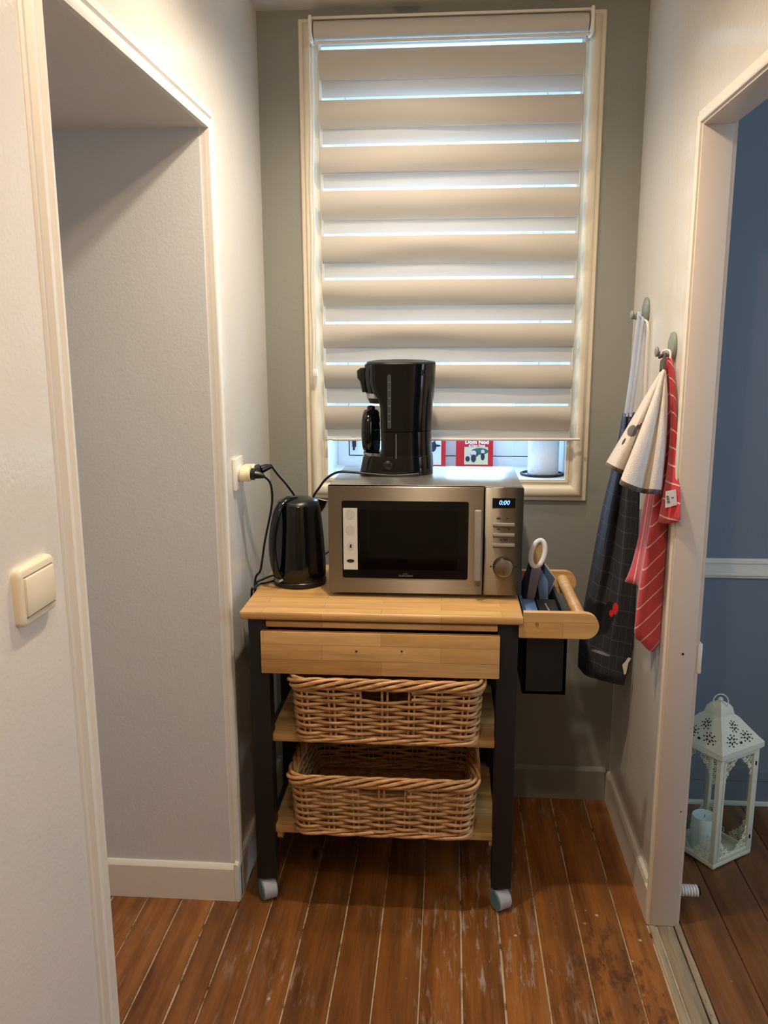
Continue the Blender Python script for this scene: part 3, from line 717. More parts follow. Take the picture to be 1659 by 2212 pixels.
# local: -x towards the carafe, z up
def cmp_(g): return xf(g, CR)
def dsec(x0, x1, hy, z, rb, rf, n=7):     # plan with big radius at the back (+x) and small at the front
    return [(a, b, z) for a, b in rrect((x1-x0)/2, hy, (rb, rf, rf, rb), n, (x0+x1)/2, 0)]
tow = [dsec(-0.058, 0.094, 0.082, 0.022, .07, .012), dsec(-0.056, 0.092, 0.080, 0.07, .07, .012), dsec(-0.056, 0.089, 0.078, 0.125, .068, .012)]
part('base', cmp_(loft([dsec(-0.118, 0.096, 0.085, 0.0, .07, .03), dsec(-0.117, 0.096, 0.085, 0.012, .07, .03), dsec(-0.109, 0.094, 0.082, 0.052, .07, .03), dsec(-0.104, 0.093, 0.081, 0.056, .07, .03)])), 'black_gloss', cm, 40)
part('hot_plate', cmp_(lathe([(0.046, 0.054), (0.046, 0.060), (0.04, 0.061)], 30, -0.064, 0.0)), 'chrome', cm)
part('lower_tower', cmp_(loft(tow)), 'black_gloss', cm, 40)
tw = part('tower', cmp_(loft([dsec(-0.056, 0.090, 0.079, 0.127, .068, .012), dsec(-0.058, 0.092, 0.0807, 0.19, .068, .012), dsec(-0.064, 0.095, 0.0813, 0.215, .07, .012), dsec(-0.078, 0.097, 0.082, 0.234, .07, .014), dsec(-0.088, 0.098, 0.0825, 0.262, .07, .016), dsec(-0.088, 0.101, 0.084, 0.315, .07, .016)])), 'black_gloss', cm, 40)
hdp = part('filter_head', cmp_(loft([dsec(-0.101, -0.04, 0.056, 0.232, .03, .030), dsec(-0.105, -0.04, 0.060, 0.255, .03, .030), dsec(-0.107, -0.04, 0.064, 0.29, .03, .030), dsec(-0.102, -0.04, 0.066, 0.3145, .03, .030)])), 'black_gloss', cm, 40)
part('steel_band', cmp_(loft([dsec(-0.098, -0.042, 0.052, 0.218, .02, .04), dsec(-0.100, -0.042, 0.055, 0.2325, .02, .042)])), 'chrome', hdp, 40)
part('drip_spout', cmp_(loft([dsec(-0.090, -0.045, 0.044, 0.203, .02, .034), dsec(-0.096, -0.042, 0.050, 0.2185, .02, .038)])), 'black_satin', hdp, 40)
part('latch', cmp_(loft([[(a, b, z) for a, b in rrect(hx_, 0.018, 0.006, 4, cx_, -0.028)] for z, hx_, cx_ in ((0.236, .007, -0.103), (0.266, .008, -0.108), (0.276, .013, -0.111), (0.296, .013, -0.112), (0.304, .008, -0.107))])), 'black_satin', hdp, 40)
lid = part('lid', cmp_(loft([dsec(-0.098, 0.100, 0.083, 0.3155, .07, .055), dsec(-0.096, 0.099, 0.082, 0.320, .07, .054), dsec(-0.07, 0.07, 0.06, 0.325, .05, .045), dsec(-0.03, 0.035, 0.03, 0.3265, .025, .025)])), 'black_satin', cm, 40)
gz = [(-0.052, -0.083), ]
def gauge(zA, zB, w, y): return prism([(w*math.cos(a)-0.033, (zB-w if math.sin(a) > 0 else zA+w)+w*math.sin(a)) for a in [2*PI*(k+.5)/20 for k in range(20)]], 'y', y, y+0.004)
gg = part('water_gauge', cmp_(xf(gauge(0.135, 0.288, 0.0055, -0.0), Matrix.Translation((0.000, -0.0781, 0)) @ Matrix.Rotation(math.radians(1.45), 4, 'X'))), 'gauge_plastic', tw, 40)
for k in range(6): part('gauge_mark', cmp_(box(-0.036, -0.030, -0.0829-0.00056*k, -0.0805-0.00056*k, 0.155+k*0.022, 0.1565+k*0.022)), 'grey_plastic', gg, None)
part('tank_badge', cmp_(join(box(0.060, 0.063, -0.0785, -0.070, 0.285, 0.300, .001), box(0.067, 0.070, -0.0765, -0.066, 0.285, 0.300, .001), box(0.06, 0.07, -0.0775, -0.068, 0.283, 0.287, 0.001))), 'black_satin', tw)
part('edge_trim', cmp_(cyl((-0.014, -0.0838, 0.05), (-0.014, -0.0800, 0.12), 0.0012, 6)), 'grey_plastic', cm)
part('power_switch', cmp_(xf(lathe([(0.013, 0), (0.013, 0.004), (0.010, 0.006)], 24), Matrix.Translation((-0.038, -0.083, 0.031)) @ FACE_CAM)), 'black_satin', cm, 40)
# carafe: glass jug with black lid and D handle pointing left towards the room
jc = (-0.086, 0.0)
car = part('carafe', cmp_(lathe([(0.022, 0.0615), (0.025, 0.068), (0.0265, 0.09), (0.0255, 0.13), (0.022, 0.158), (0.021, 0.170)], 32, *jc)), 'carafe_glass', cm, 60)
part('carafe_lid', cmp_(lathe([(0.0225, 0.166), (0.0235, 0.174), (0.019, 0.182), (0.012, 0.184), (0.011, 0.193), (0.004, 0.195)], 28, *jc)), 'black_satin', car, 40)
part('carafe_collar', cmp_(lathe([(0.0250, 0.146), (0.0255, 0.155), (0.0235, 0.166)], 28, *jc, cap=False)), 'black_satin', car)
hp = catmull([(-0.088, -0.016, 0.172), (-0.093, -0.036, 0.174), (-0.095, -0.052, 0.158), (-0.096, -0.056, 0.12), (-0.095, -0.052, 0.085), (-0.092, -0.036, 0.072), (-0.088, -0.022, 0.074)], 6)
part('carafe_handle', cmp_(tube(hp, [0.011+0.004*math.sin(PI*i/(len(hp)-1)) for i in range(len(hp))], 12, False, (0.85, 1.15))), 'black_gloss', car, 60)

# the coffee maker's flex: over the microwave, sagging behind the kettle, up to the wall adapter
SY, SZ = 2.275, 1.192
PLUG_B = Vector((XL+0.086, 2.338, 1.203)); PLUG_A = Vector((XL+0.080, SY-0.012, SZ-0.006))
cp = [at(905, 1024, 2.375), at(850, 1030, 2.372), at(800, 1024, 2.372), at(760, 1020, 2.372), at(730, 1020, 2.372), at(706, 1033, 2.39), at(690, 1053, 2.42), at(676, 1076, 2.45), Vector((-0.405, 2.465, 1.05)), Vector((-0.435, 2.47, 1.045)), at(641, 1078, 2.465), at(620, 1048, 2.44), at(600, 1025, 2.39), PLUG_B]
for q in cp[:5]: q.z = max(q.z, MZ1+0.0036)
part('power_cord', tube(catmull(cp, 8), 0.0036, 8), 'black_rubber', cm, 60)
XAD = XL+0.004
part('plug', join(cyl((XL+0.045, 2.315, 1.192), (XL+0.060, 2.318, 1.196), 0.0165, 18), tube([(XL+0.060, 2.318, 1.196), (XL+0.074, 2.328, 1.201), PLUG_B], [0.012, 0.010, 0.006], 12)), 'black_satin', cm)

# ------------------------------------------------------------------ wall socket with adapter
SY, SZ = 2.275, 1.192
sk = thing('wall_socket', 'square white wall socket plate beside the window on the glossy left wall', 'socket', (XL, SY, SZ))
part('plate', box(XL, XL+0.010, SY-0.043, SY+0.043, SZ-0.043, SZ+0.045, 0.003), 'white_plastic', sk)
part('socket_face', xf(lathe([(0.024, 0), (0.024, 0.004), (0.021, 0.004)], 28), Matrix.Translation((XL+0.010, SY, SZ)) @ Matrix.Rotation(PI/2, 4, 'Y')), 'white_plastic', sk)
ad = thing('plug_adapter', 'cream multi-way plug adapter pushed into the white wall socket', 'adapter', (XL+0.012, SY, SZ))
part('adapter_body', xf(loft([[(a, b, z) for a, b in rrect(0.021*s_, 0.044*s_, 0.020*s_, 6, 0, 0.012)] for z, s_ in ((0.0142, .9), (0.018, 1), (0.033, 1), (0.036, .95))]), Matrix.Translation((XL, SY, SZ)) @ Matrix.Rotation(PI/2, 4, 'Y')), 'cream_plastic', ad, 40)
for dy in (-0.012, 0.04): part('outlet_ring', xf(lathe([(0.0205, 0.034), (0.0205, 0.0435), (0.0175, 0.0445)], 28), Matrix.Translation((XL, SY+dy, SZ)) @ Matrix.Rotation(PI/2, 4, 'Y')), 'cream_plastic', ad)
part('contact', cyl((XL+0.036, SY+0.014, SZ+0.012), (XL+0.039, SY+0.014, SZ+0.012), 0.005, 10), 'grey_plastic', ad)

# ------------------------------------------------------------------ kettle
kx, ky = -0.428, 2.346
kt = thing('kettle', 'glossy black electric kettle on its base beside the microwave', 'kettle', (kx, ky, ZT))
part('power_base', lathe([(0.072, ZT), (0.0765, ZT+0.004), (0.0765, ZT+0.014), (0.073, ZT+0.018)], 40, kx, ky), 'black_satin', kt)
kb = part('body', lathe([(0.0745, ZT+0.0185), (0.0765, ZT+0.026), (0.0755, ZT+0.07), (0.0715, ZT+0.14), (0.0655, ZT+0.205), (0.0625, ZT+0.232), (0.0605, ZT+0.236)], 48, kx, ky), 'black_gloss', kt, 50)
part('lid', lathe([(0.0600, ZT+0.236), (0.057, ZT+0.243), (0.040, ZT+0.250), (0.014, ZT+0.2525), (0.002, ZT+0.253)], 40, kx, ky), 'black_satin', kt, 50)
sd = Vector((0.86, 0.5, 0)).normalized()
sp = [Vector((kx, ky, ZT+0.200))+sd*0.062, Vector((kx, ky, ZT+0.222))+sd*0.068, Vector((kx, ky, ZT+0.239))+sd*0.073]
part('spout', tube(sp, [0.006, 0.016, 0.018], 14, False, (0.9, 1.2)), 'black_gloss', kt, 60)
hdir = Vector((-0.60, -0.80, 0)).normalized(); KC = Vector((kx, ky, ZT))
hpts = [KC+hdir*r_+Vector((0, 0, z_)) for r_, z_ in ((0.012, 0.250), (0.045, 0.250), (0.076, 0.228), (0.094, 0.180), (0.101, 0.135), (0.100, 0.095), (0.094, 0.062), (0.083, 0.040), (0.070, 0.036))]
part('handle', tube(catmull(hpts, 6), [0.0105]*(8*6+1), 14, False, (0.8, 1.25)), 'black_gloss', kt, 60)
part('handle_foot', tube([KC+hdir*0.071+Vector((0, 0, 0.028)), KC+hdir*0.078+Vector((0, 0, 0.048))], [0.013, 0.010], 12), 'black_satin', kt, 60)
part('switch', tube([KC+hdir*0.0765+Vector((0, 0, 0.026)), KC+hdir*0.087+Vector((0, 0, 0.022))], [0.011, 0.008], 12, False, (0.5, 1.3)), 'grey_plastic', kt, 60)
kc = [KC+Vector((-0.072, -0.012, 0.008)), at_z(575, 1259, ZT+0.006), at_z(560, 1262, ZT+0.006), at_z(548, 1272, ZT+0.006), Vector((-0.551, 2.26, ZT-0.004)), Vector((-0.558, 2.27, 0.74)), Vector((-0.560, 2.30, 0.66)), Vector((-0.562, 2.34, 0.72)), Vector((-0.562, 2.352, 0.86)), at(563, 1230, 2.35), at(572, 1170, 2.345), at(585, 1105, 2.34), at(588, 1070, 2.325), at(583, 1042, 2.295), PLUG_A]
part('power_cord', tube(catmull(kc, 8), 0.0034, 8), 'black_rubber', kt, 60)
part('plug', join(cyl((XL+0.045, SY-0.012, SZ), (XL+0.056, SY-0.012, SZ-0.001), 0.0165, 18), tube([(XL+0.056, SY-0.012, SZ-0.001), (XL+0.068, SY-0.012, SZ-0.003), PLUG_A], [0.012, 0.010, 0.006], 12)), 'black_satin', kt)

# ------------------------------------------------------------------ wicker baskets
def basket(label, cx, yf, z0, H):
    t = thing('wicker_basket', label, 'basket', (cx, yf+0.19, z0), 'wicker baskets on the cart shelves')
    HX, HY = 0.236, 0.185; cy = yf+HY
    N = 24; RC = 0.032
    def contour(k, out=0.0, M=240):
        """closed contour as list of (x, y, nx, ny) at equal arc steps; k 0..1 height"""
        hx_, hy_ = HX*(1+0.05*k)+out, HY*(1+0.05*k)+out
        c = rrect(hx_, hy_, RC+out*0.5, 8)
        L = [0]; m = len(c)
        for i in range(m): L.append(L[-1]+math.dist(c[i], c[(i+1) % m]))
        T = L[-1]; res = []; j = 0
        start = L[-1]*0.0
        for q in range(M):
            s_ = T*q/M
            while L[j+1] < s_: j += 1
            f = (s_-L[j])/max(1e-9, L[j+1]-L[j]); a, b = c[j], c[(j+1) % m]
            px, py = a[0]+(b[0]-a[0])*f, a[1]+(b[1]-a[1])*f
            dx, dy = b[0]-a[0], b[1]-a[1]; l = math.hypot(dx, dy) or 1
            res.append((px, py, dy/l, -dx/l))
        return res
    M = 240
    def P3(cp_, z, r_): return Vector((cx+cp_[0]+cp_[2]*r_, cy+cp_[1]+cp_[3]*r_, z0+z))
    # stakes: pairs of thin uprights
    step = M/N
    base_c, top_c = contour(0.0, 0, M), contour(1.0, 0, M)
    # sample index whose position is the middle of the front side
    mid = min(range(M), key=lambda i: abs(base_c[i][0])+ (0 if base_c[i][1] < 0 else 9))
    def sidx(j): return int(round(mid+j*step)) % M
    for j in range(N):
        gs = []
        for o in (-1, 1):
            i = (sidx(j)+o) % M
            gs.append(tube([P3(base_c[i], 0.004, 0), P3(top_c[i], H-0.018, 0)], 0.0032, 5))
        part('stake', join(*gs), 'wicker', t, 60)
    rows = 13; pitch = (H-0.051)/(rows)
    hole = step*0.97
    for rI in range(rows+1):
        z = 0.020+rI*pitch; k = z/H; c = contour(k, 0, M); pts = []
        inhole = rI >= rows-2 and rI <= rows
        order = range(M)
        if inhole:
            a0 = int(round(mid+hole*0.98)); order = range(a0, a0+M-int(round(2*hole*0.98))+1)
        for ii in order:
            i = ii % M
            ph = PI*((ii-mid)/step)+(PI if rI % 2 else 0)
            pts.append(P3(c[i], z+0.0012*math.sin(ph*0.5+rI*1.7), 0.0062*math.cos(ph)))
        part('weaver', tube(pts, 0.0047, 6, not inhole), 'wicker', t, 60)
    # rim plait and foot plait
    for (zz, kk, nst, ar, az, rr, wl) in ((H-0.014, 1.0, 5, 0.010, 0.0125, 0.0052, 8), (0.0115, 0.0, 3, 0.0075, 0.006, 0.0048, 8)):
        c = contour(kk, 0.002, M)
        for s_ in range(nst):
            pts = []
            for i in range(M):
                ph = 2*PI*(i/M*N/2/ (wl/4.0))*1.0
                cyc = round(N/2/(wl/4.0)); ph = 2*PI*cyc*i/M+2*PI*s_/nst
                pts.append(P3(c[i], zz+az*math.sin(ph), ar*math.cos(ph)))
            part('rim_strand' if kk else 'foot_strand', tube(pts, rr, 6, True), 'wicker', t, 60)
    # bottom of split canes
    for j in range(14):
        yy = cy-HY+0.02+j*(2*HY-0.04)/13
        part('base_cane', box(cx-HX+0.012, cx+HX-0.012, yy-0.011, yy+0.011, z0+0.001, z0+0.006, 0.002, 1), 'wicker', t)
    return t
basket('woven wicker basket on the upper shelf tucked under the drawer', -0.158, 2.070, 0.500, 0.185)
basket('woven wicker basket on the bottom shelf with its open top showing', -0.168, 2.074, 0.225, 0.180)

# ------------------------------------------------------------------ window sill: books, paper roll
def book(label, u0, u1, vtop, Y, H, th, lean):
    p0, p1 = at(u0, vtop, Y), at(u1, vtop, Y); w = p1.x-p0.x; z0 = WZ0+0.0035
    b = thing('picture_book', label, 'book', ((p0.x+p1.x)/2, Y, z0), 'red picture books on the window sill')
    Mx = Matrix.Translation((p0.x, Y, z0)) @ Matrix.Rotation(-lean, 4, 'X')
    part('front_cover', xf(box(0, w, 0, 0.002, 0, H, 0.0006, 1), Mx), 'book_red', b, None)
    part('back_cover', xf(box(0, w, th-0.002, th, 0, H, 0.0006, 1), Mx), 'book_red', b, None)
    part('spine', xf(box(-0.001, 0.0015, 0, th, 0, H, 0.0005, 1), Mx), 'book_red', b, None)
    part('pages', xf(box(0.0015, w-0.003, 0.002, th-0.002, 0.002, H-0.003), Mx), 'book_pages', b, None)
    return b, Mx, w
YBK = 2.99
b2, Mb, wb = book('red picture book with white title and cream picture, leaning at the window', 986, 1066, 950, YBK, 0.150, 0.010, 0.12)
part('title', join(xf(text_geo('Dom Nod', 0.020, 0.0008), Mb @ Matrix.Translation((wb*0.56, -0.0006, 0.093)) @ FACE_CAM), xf(text_geo('& Dom Dous', 0.0105, 0.0004), Mb @ Matrix.Translation((wb*0.56, -0.0006, 0.0805)) @ FACE_CAM)), 'book_print', b2, None)
part('picture', xf(box(wb*0.22, wb*0.86, -0.0006, 0.0, 0.014, 0.076), Mb), 'book_cream', b2, None)
def blob(M_, cx, cz, rx, rz, y, n=14): return xf(prism([(cx+rx*math.cos(2*PI*k/n), cz+rz*math.sin(2*PI*k/n)) for k in range(n)], 'y', y-0.0003, y), M_)
part('picture_foliage', join(blob(Mb, wb*.64, 0.061, .030, .012, -.0009), blob(Mb, wb*.50, 0.050, .014, .010, -.0009)), 'book_art_green', b2, None)
part('picture_figure', join(blob(Mb, wb*.47, 0.055, .010, .009, -.0013), blob(Mb, wb*.72, 0.060, .007, .007, -.0013), blob(Mb, wb*.33, 0.048, .006, .012, -.0013)), 'book_art_skin', b2, None)
part('picture_clothes', join(blob(Mb, wb*.47, 0.036, .009, .014, -.0017), blob(Mb, wb*.72, 0.042, .007, .013, -.0017), blob(Mb, wb*.31, 0.034, .008, .010, -.0017)), 'book_art_navy', b2, None)
b1, Mb1, wb1 = book('red picture book with pale picture standing behind the coffee maker', 893, 963, 955, YBK, 0.146, 0.012, 0.12)
part('picture', xf(box(wb1*0.14, wb1*0.86, -0.0006, 0.0, 0.012, 0.118), Mb1), 'label_white', b1, None)
part('picture_figure', join(blob(Mb1, wb1*.62, .104, .012, .010, -.0009), blob(Mb1, wb1*.60, .078, .013, .020, -.0009), blob(Mb1, wb1*.74, .080, .012, .004, -.0009)), 'book_art_navy', b1, None)
part('picture_face', blob(Mb1, wb1*.58, .099, .006, .007, -.0013), 'book_art_skin', b1, None)

RY = 2.86; rc = at(1172, 1030, RY); zs = WZ0+0.0035
rx_ = (at(1205, 1000, RY).x-at(1140, 1000, RY).x)/2
ph_ = thing('paper_towel_holder', 'black wire paper towel holder on the window sill', 'paper holder', (rc.x, RY, zs))
hoop = [Vector((rc.x-0.003+0.070*math.cos(a), RY+0.062*math.sin(a), zs+0.0042)) for a in [2*PI*k/40 for k in range(40)]]
part('base_ring', tube(hoop, 0.0042, 8, True), 'black_satin', ph_, 60)
part('base_plate', lathe([(0.05, zs), (0.052, zs+0.003), (0.05, zs+0.005)], 28, rc.x, RY), 'black_satin', ph_)
part('upright', cyl((rc.x, RY, zs+0.004), (rc.x, RY, zs+0.29), 0.005, 12), 'black_satin', ph_)
rl = thing('paper_towel_roll', 'white embossed paper towel roll standing on the black holder', 'paper roll', (rc.x, RY, zs+0.007))
part('roll', join(lathe([(rx_, zs+0.006), (rx_+0.001, zs+0.01), (rx_+0.001, zs+0.236), (rx_, zs+0.24), (0.021, zs+0.24), (0.021, zs+0.006), (rx_, zs+0.006)], 44, rc.x, RY, cap=False)), 'paper_roll', rl, 40)
part('core_tube', lathe([(0.0205, zs+0.006), (0.0205, zs+0.24), (0.0185, zs+0.24), (0.0185, zs+0.006), (0.0205, zs+0.006)], 28, rc.x, RY, cap=False), 'mitt_lining', rl)

# ------------------------------------------------------------------ roller blind (two layers of bands)
YBL, YBK2 = 2.655, 2.682
bl = thing('roller_blind', 'cream day-and-night roller blind with horizontal bands half closed over the window', 'blind', (0, YBL, 2.46))
tl_, tr_ = at(672, 62, YBL), at(1278, 50, YBL)
zt_ = (tl_.z+tr_.z)/2
part('roller', cyl((tl_.x+0.008, YBL+0.012, zt_), (tr_.x-0.008, YBL+0.012, zt_), 0.027, 28), 'blind_band', bl, 60)
part('head_rail', join(box(tl_.x, tr_.x, YBL-0.004, YB-0.004, zt_+0.028, zt_+0.036, 0.002)), 'blind_rail', bl)
for xx in (tl_.x-0.006, tr_.x-0.004): part('bracket', join(box(xx, xx+0.010, YBL-0.020, YB-0.024, zt_-0.034, zt_+0.036, 0.004)), 'trim_white', bl)
part('front_bar', cyl((tl_.x+0.006, YBL-0.006, zt_-0.036), (tr_.x-0.004, YBL-0.006, zt_-0.034), 0.0045, 10), 'blind_rail', bl, 60)
BXL, BXR = at(696, 600, YBL).x, at(1245, 600, YBL).x
def band(z0, z1, Y, curl, seed, dx=0.0, nx=40, nz=10, th=0.0008):
    rr = random.Random(seed); ph = [rr.uniform(0, 6.28) for _ in range(4)]; V, Fc = [], []
    for side in (0, 1):
        for j in range(nz+1):
            t = j/nz
            for i in range(nx+1):
                s_ = i/nx; x_ = BXL+dx+(BXR-BXL-dx)*s_
                wob = 0.0016*math.sin(5*s_+ph[0])+0.001*math.sin(11*s_+ph[1])
                edge = 0.66+0.10*math.sin(4.2*s_+ph[2])+0.06*math.sin(9*s_+ph[3])
                dy = wob*t+curl*max(0.0, t-edge)*1.0/0.34 - curl*0.35*math.sin(PI*min(1, t/edge))
                V.append(Vector((x_, Y+dy+side*th, z1+(z0-z1)*t)))
    n1 = (nx+1)*(nz+1)
    if nz == 2: return V[:n1], [(j*(nx+1)+i, j*(nx+1)+i+1, (j+1)*(nx+1)+i+1, (j+1)*(nx+1)+i) for j in range(nz) for i in range(nx)]
    for j in range(nz):
        for i in range(nx):
            a = j*(nx+1)+i; Fc.append((a, a+1, a+nx+2, a+nx+1)); a += n1; Fc.append((a, a+nx+1, a+nx+2, a+1))
    for i in range(nx):
        Fc.append((i, n1+i, n1+i+1, i+1)); a = nz*(nx+1)+i; Fc.append((a, a+1, n1+a+1, n1+a))
    for j in range(nz):
        a = j*(nx+1); Fc.append((a, a+nx+1, n1+a+nx+1, n1+a)); a += nx; Fc.append((a, n1+a, n1+a+nx+1, a+nx+1))
    return V, Fc
tops = [100, 210, 312, 408, 507, 603, 699, 788, 877]; bots = [164, 270, 371, 470, 566, 659, 752, 840, 930]
ft = [at(970, v, YBL).z for v in tops]; fb = [at(970, v, YBL).z for v in bots]
zlow = at(970, 950, YBL).z
for i in range(9):
    part('fabric_band', band(fb[i], ft[i], YBL, 0.015, i), 'blind_band', bl, 60)
    zn = ft[i+1] if i < 8 else zlow
    part('sheer_band', band(zn, fb[i], YBL, 0.0, 50+i, nz=2, nx=10), 'blind_sheer', bl, 60)
    zb1 = at(970, bots[i]-14, YBK2).z; zb0 = at(970, (tops[i+1]-5.5) if i < 8 else 945, YBK2).z
    part('rear_band', band(zb0, zb1, YBK2, 0.002, 80+i, 0.004), 'blind_band_back', bl, 60)
part('sheer_band', band(ft[0], zt_-0.02, YBL, 0.0, 49, nz=2, nx=10), 'blind_sheer', bl, 60)
part('rear_band', band(at(970, 93, YBK2).z, zt_-0.02, YBK2, 0.0, 79, 0.004), 'blind_band_back', bl, 60)
for i in range(8):
    zz1 = at(970, tops[i+1]-5.5, YBK2).z; zz0 = at(970, bots[i+1]-14, YBK2).z
    part('rear_sheer', band(zz0, zz1, YBK2+0.001, 0.0, 120+i, 0.004, nz=2, nx=10), 'blind_sheer', bl, 60)
q0, q1 = at(719, 953, YBL), at(1252, 948, YBL)
part('bottom_rail', tube([(q0.x-0.018, YBL+0.012, zlow), (BXR+0.001, YBL+0.012, zlow+0.002)], 0.010, 12, False, (0.5, 1.4)), 'blind_rail', bl, 60)
part('bottom_rod', cyl((q0.x, YBL-0.001, zlow-0.001), (q1.x, YBL-0.001, zlow+0.0035), 0.0042, 12), 'blind_rail', bl, 60)
c0, c1 = at(668, 90, YBL), at(679, 800, YBL)
ch = [Vector((c0.x+(c1.x-c0.x)*k/20-0.0015*math.sin(k), YBL-0.002, c0.z+(c1.z-c0.z)*k/20)) for k in range(21)]
chn = part('bead_chain', tube(ch, 0.0013, 6), 'trim_white', bl, 60)
part('bead_chain', tube([p+Vector((0.006, 0.010, 0)) for p in ch], 0.0013, 6), 'trim_white', bl, 60)
part('chain_weight', join(box(c1.x-0.004, c1.x+0.010, YBL-0.007, YBL+0.014, c1.z-0.02, c1.z+0.004, 0.003)), 'white_plastic', chn)

# ------------------------------------------------------------------ light switch
LY, LZ = 1.108, 1.207
sw = thing('light_switch', 'cream rocker light switch on the wall beside the alcove moulding', 'light switch', (XL, LY, LZ))
fr_ = [[(a, b, z) for a, b in rrect(0.041*s_, 0.052*s_, 0.010, 5)] for z, s_ in ((0, 1.0), (0.007, 1.0), (0.011, .95), (0.012, .9))]
RYm = Matrix.Translation((XL, LY, LZ)) @ Matrix.Rotation(PI/2, 4, 'Y')
fo = part('frame', xf(loft(fr_), RYm), 'switch_cream', sw, 40)
part('rocker', box(XL+0.010, XL+0.0155, LY-0.041, LY+0.041, LZ-0.027, LZ+0.027, 0.002), 'switch_cream', sw)
for zz in (LZ+0.0285, LZ-0.0285): part('groove', box(XL+0.0115, XL+0.0124, LY-0.042, LY+0.042, zz-0.0007, zz+0.0007), 'grey_plastic', fo, None)

# ------------------------------------------------------------------ wall hooks
def hook(label, y, z):
    h = thing('wall_hook', label, 'hook', (XR, y, z), 'grey knob hooks on the right wall')
    prof_ = [(0.004, 0.0), (0.026, 0.0), (0.0285, 0.004), (0.027, 0.009), (0.016, 0.0135), (0.004, 0.0145)]
    g = [Vector((XR-p.z, y+p.x, z+p.y*1.28)) for p in lathe(prof_, 32)[0]]
    part('back_plate', (g, lathe(prof_, 32)[1]), 'hook_grey', h, 50)
    pg = part('peg', tube([(XR-0.010, y, z-0.018), (XR-0.026, y, z-0.023), (XR-0.038, y, z-0.018)], [0.0065, 0.006, 0.007], 12), 'hook_grey', h, 60)
    part('peg_knob', sphere((XR-0.043, y, z-0.013), 0.0105, 16, 10, (0.55, 0.9, 1.25)), 'hook_grey', pg, 60)
    return h
H1 = Vector((XR, 2.523, 1.632)); H2 = Vector((XR, 2.204, 1.533))
hook('grey oval wall hook holding the dark checked apron', H1.y, H1.z)
hook('grey oval wall hook holding the white and red towels', H2.y, H2.z)

# ------------------------------------------------------------------ hanging cloths: folds are lines measured on the cloth, each with its own depth
def cloth_grid(cols, nt=26, per=5):
    lines = []
    for pts in cols:
        p = [at(u, v, Y) for u, v, Y in pts]
        fine = catmull(p, 12); L = [0]
        for a, b in zip(fine[:-1], fine[1:]): L.append(L[-1]+(b-a).length)
        out = []; j = 0
        for i in range(nt+1):
            s_ = L[-1]*i/nt
            while j < len(L)-2 and L[j+1] < s_: j += 1
            f = (s_-L[j])/max(1e-9, L[j+1]-L[j]); out.append(fine[j].lerp(fine[j+1], min(1, f)))
        lines.append(out)
    rows = [catmull([l[i] for l in lines], per) for i in range(nt+1)]
    return rows
def cloth(name, cols, mat, parent, th=0.003, nt=26, per=5, label=None):
    rows = cloth_grid(cols, nt, per); n = len(rows[0]); V = [p for r in rows for p in r]
    for p in V: p.x = min(p.x, XR-0.004)
    Fc = [(i*n+k, i*n+k+1, (i+1)*n+k+1, (i+1)*n+k) for i in range(len(rows)-1) for k in range(n-1)]
    o = part(name, (V, Fc), mat, parent, 80, label)
    add_uv(o.data, [(k/(n-1), i/(len(rows)-1)) for i in range(len(rows)) for k in range(n)])
    md = o.modifiers.new('thickness', 'SOLIDIFY'); md.thickness = th; md.offset = 0
    return o, rows

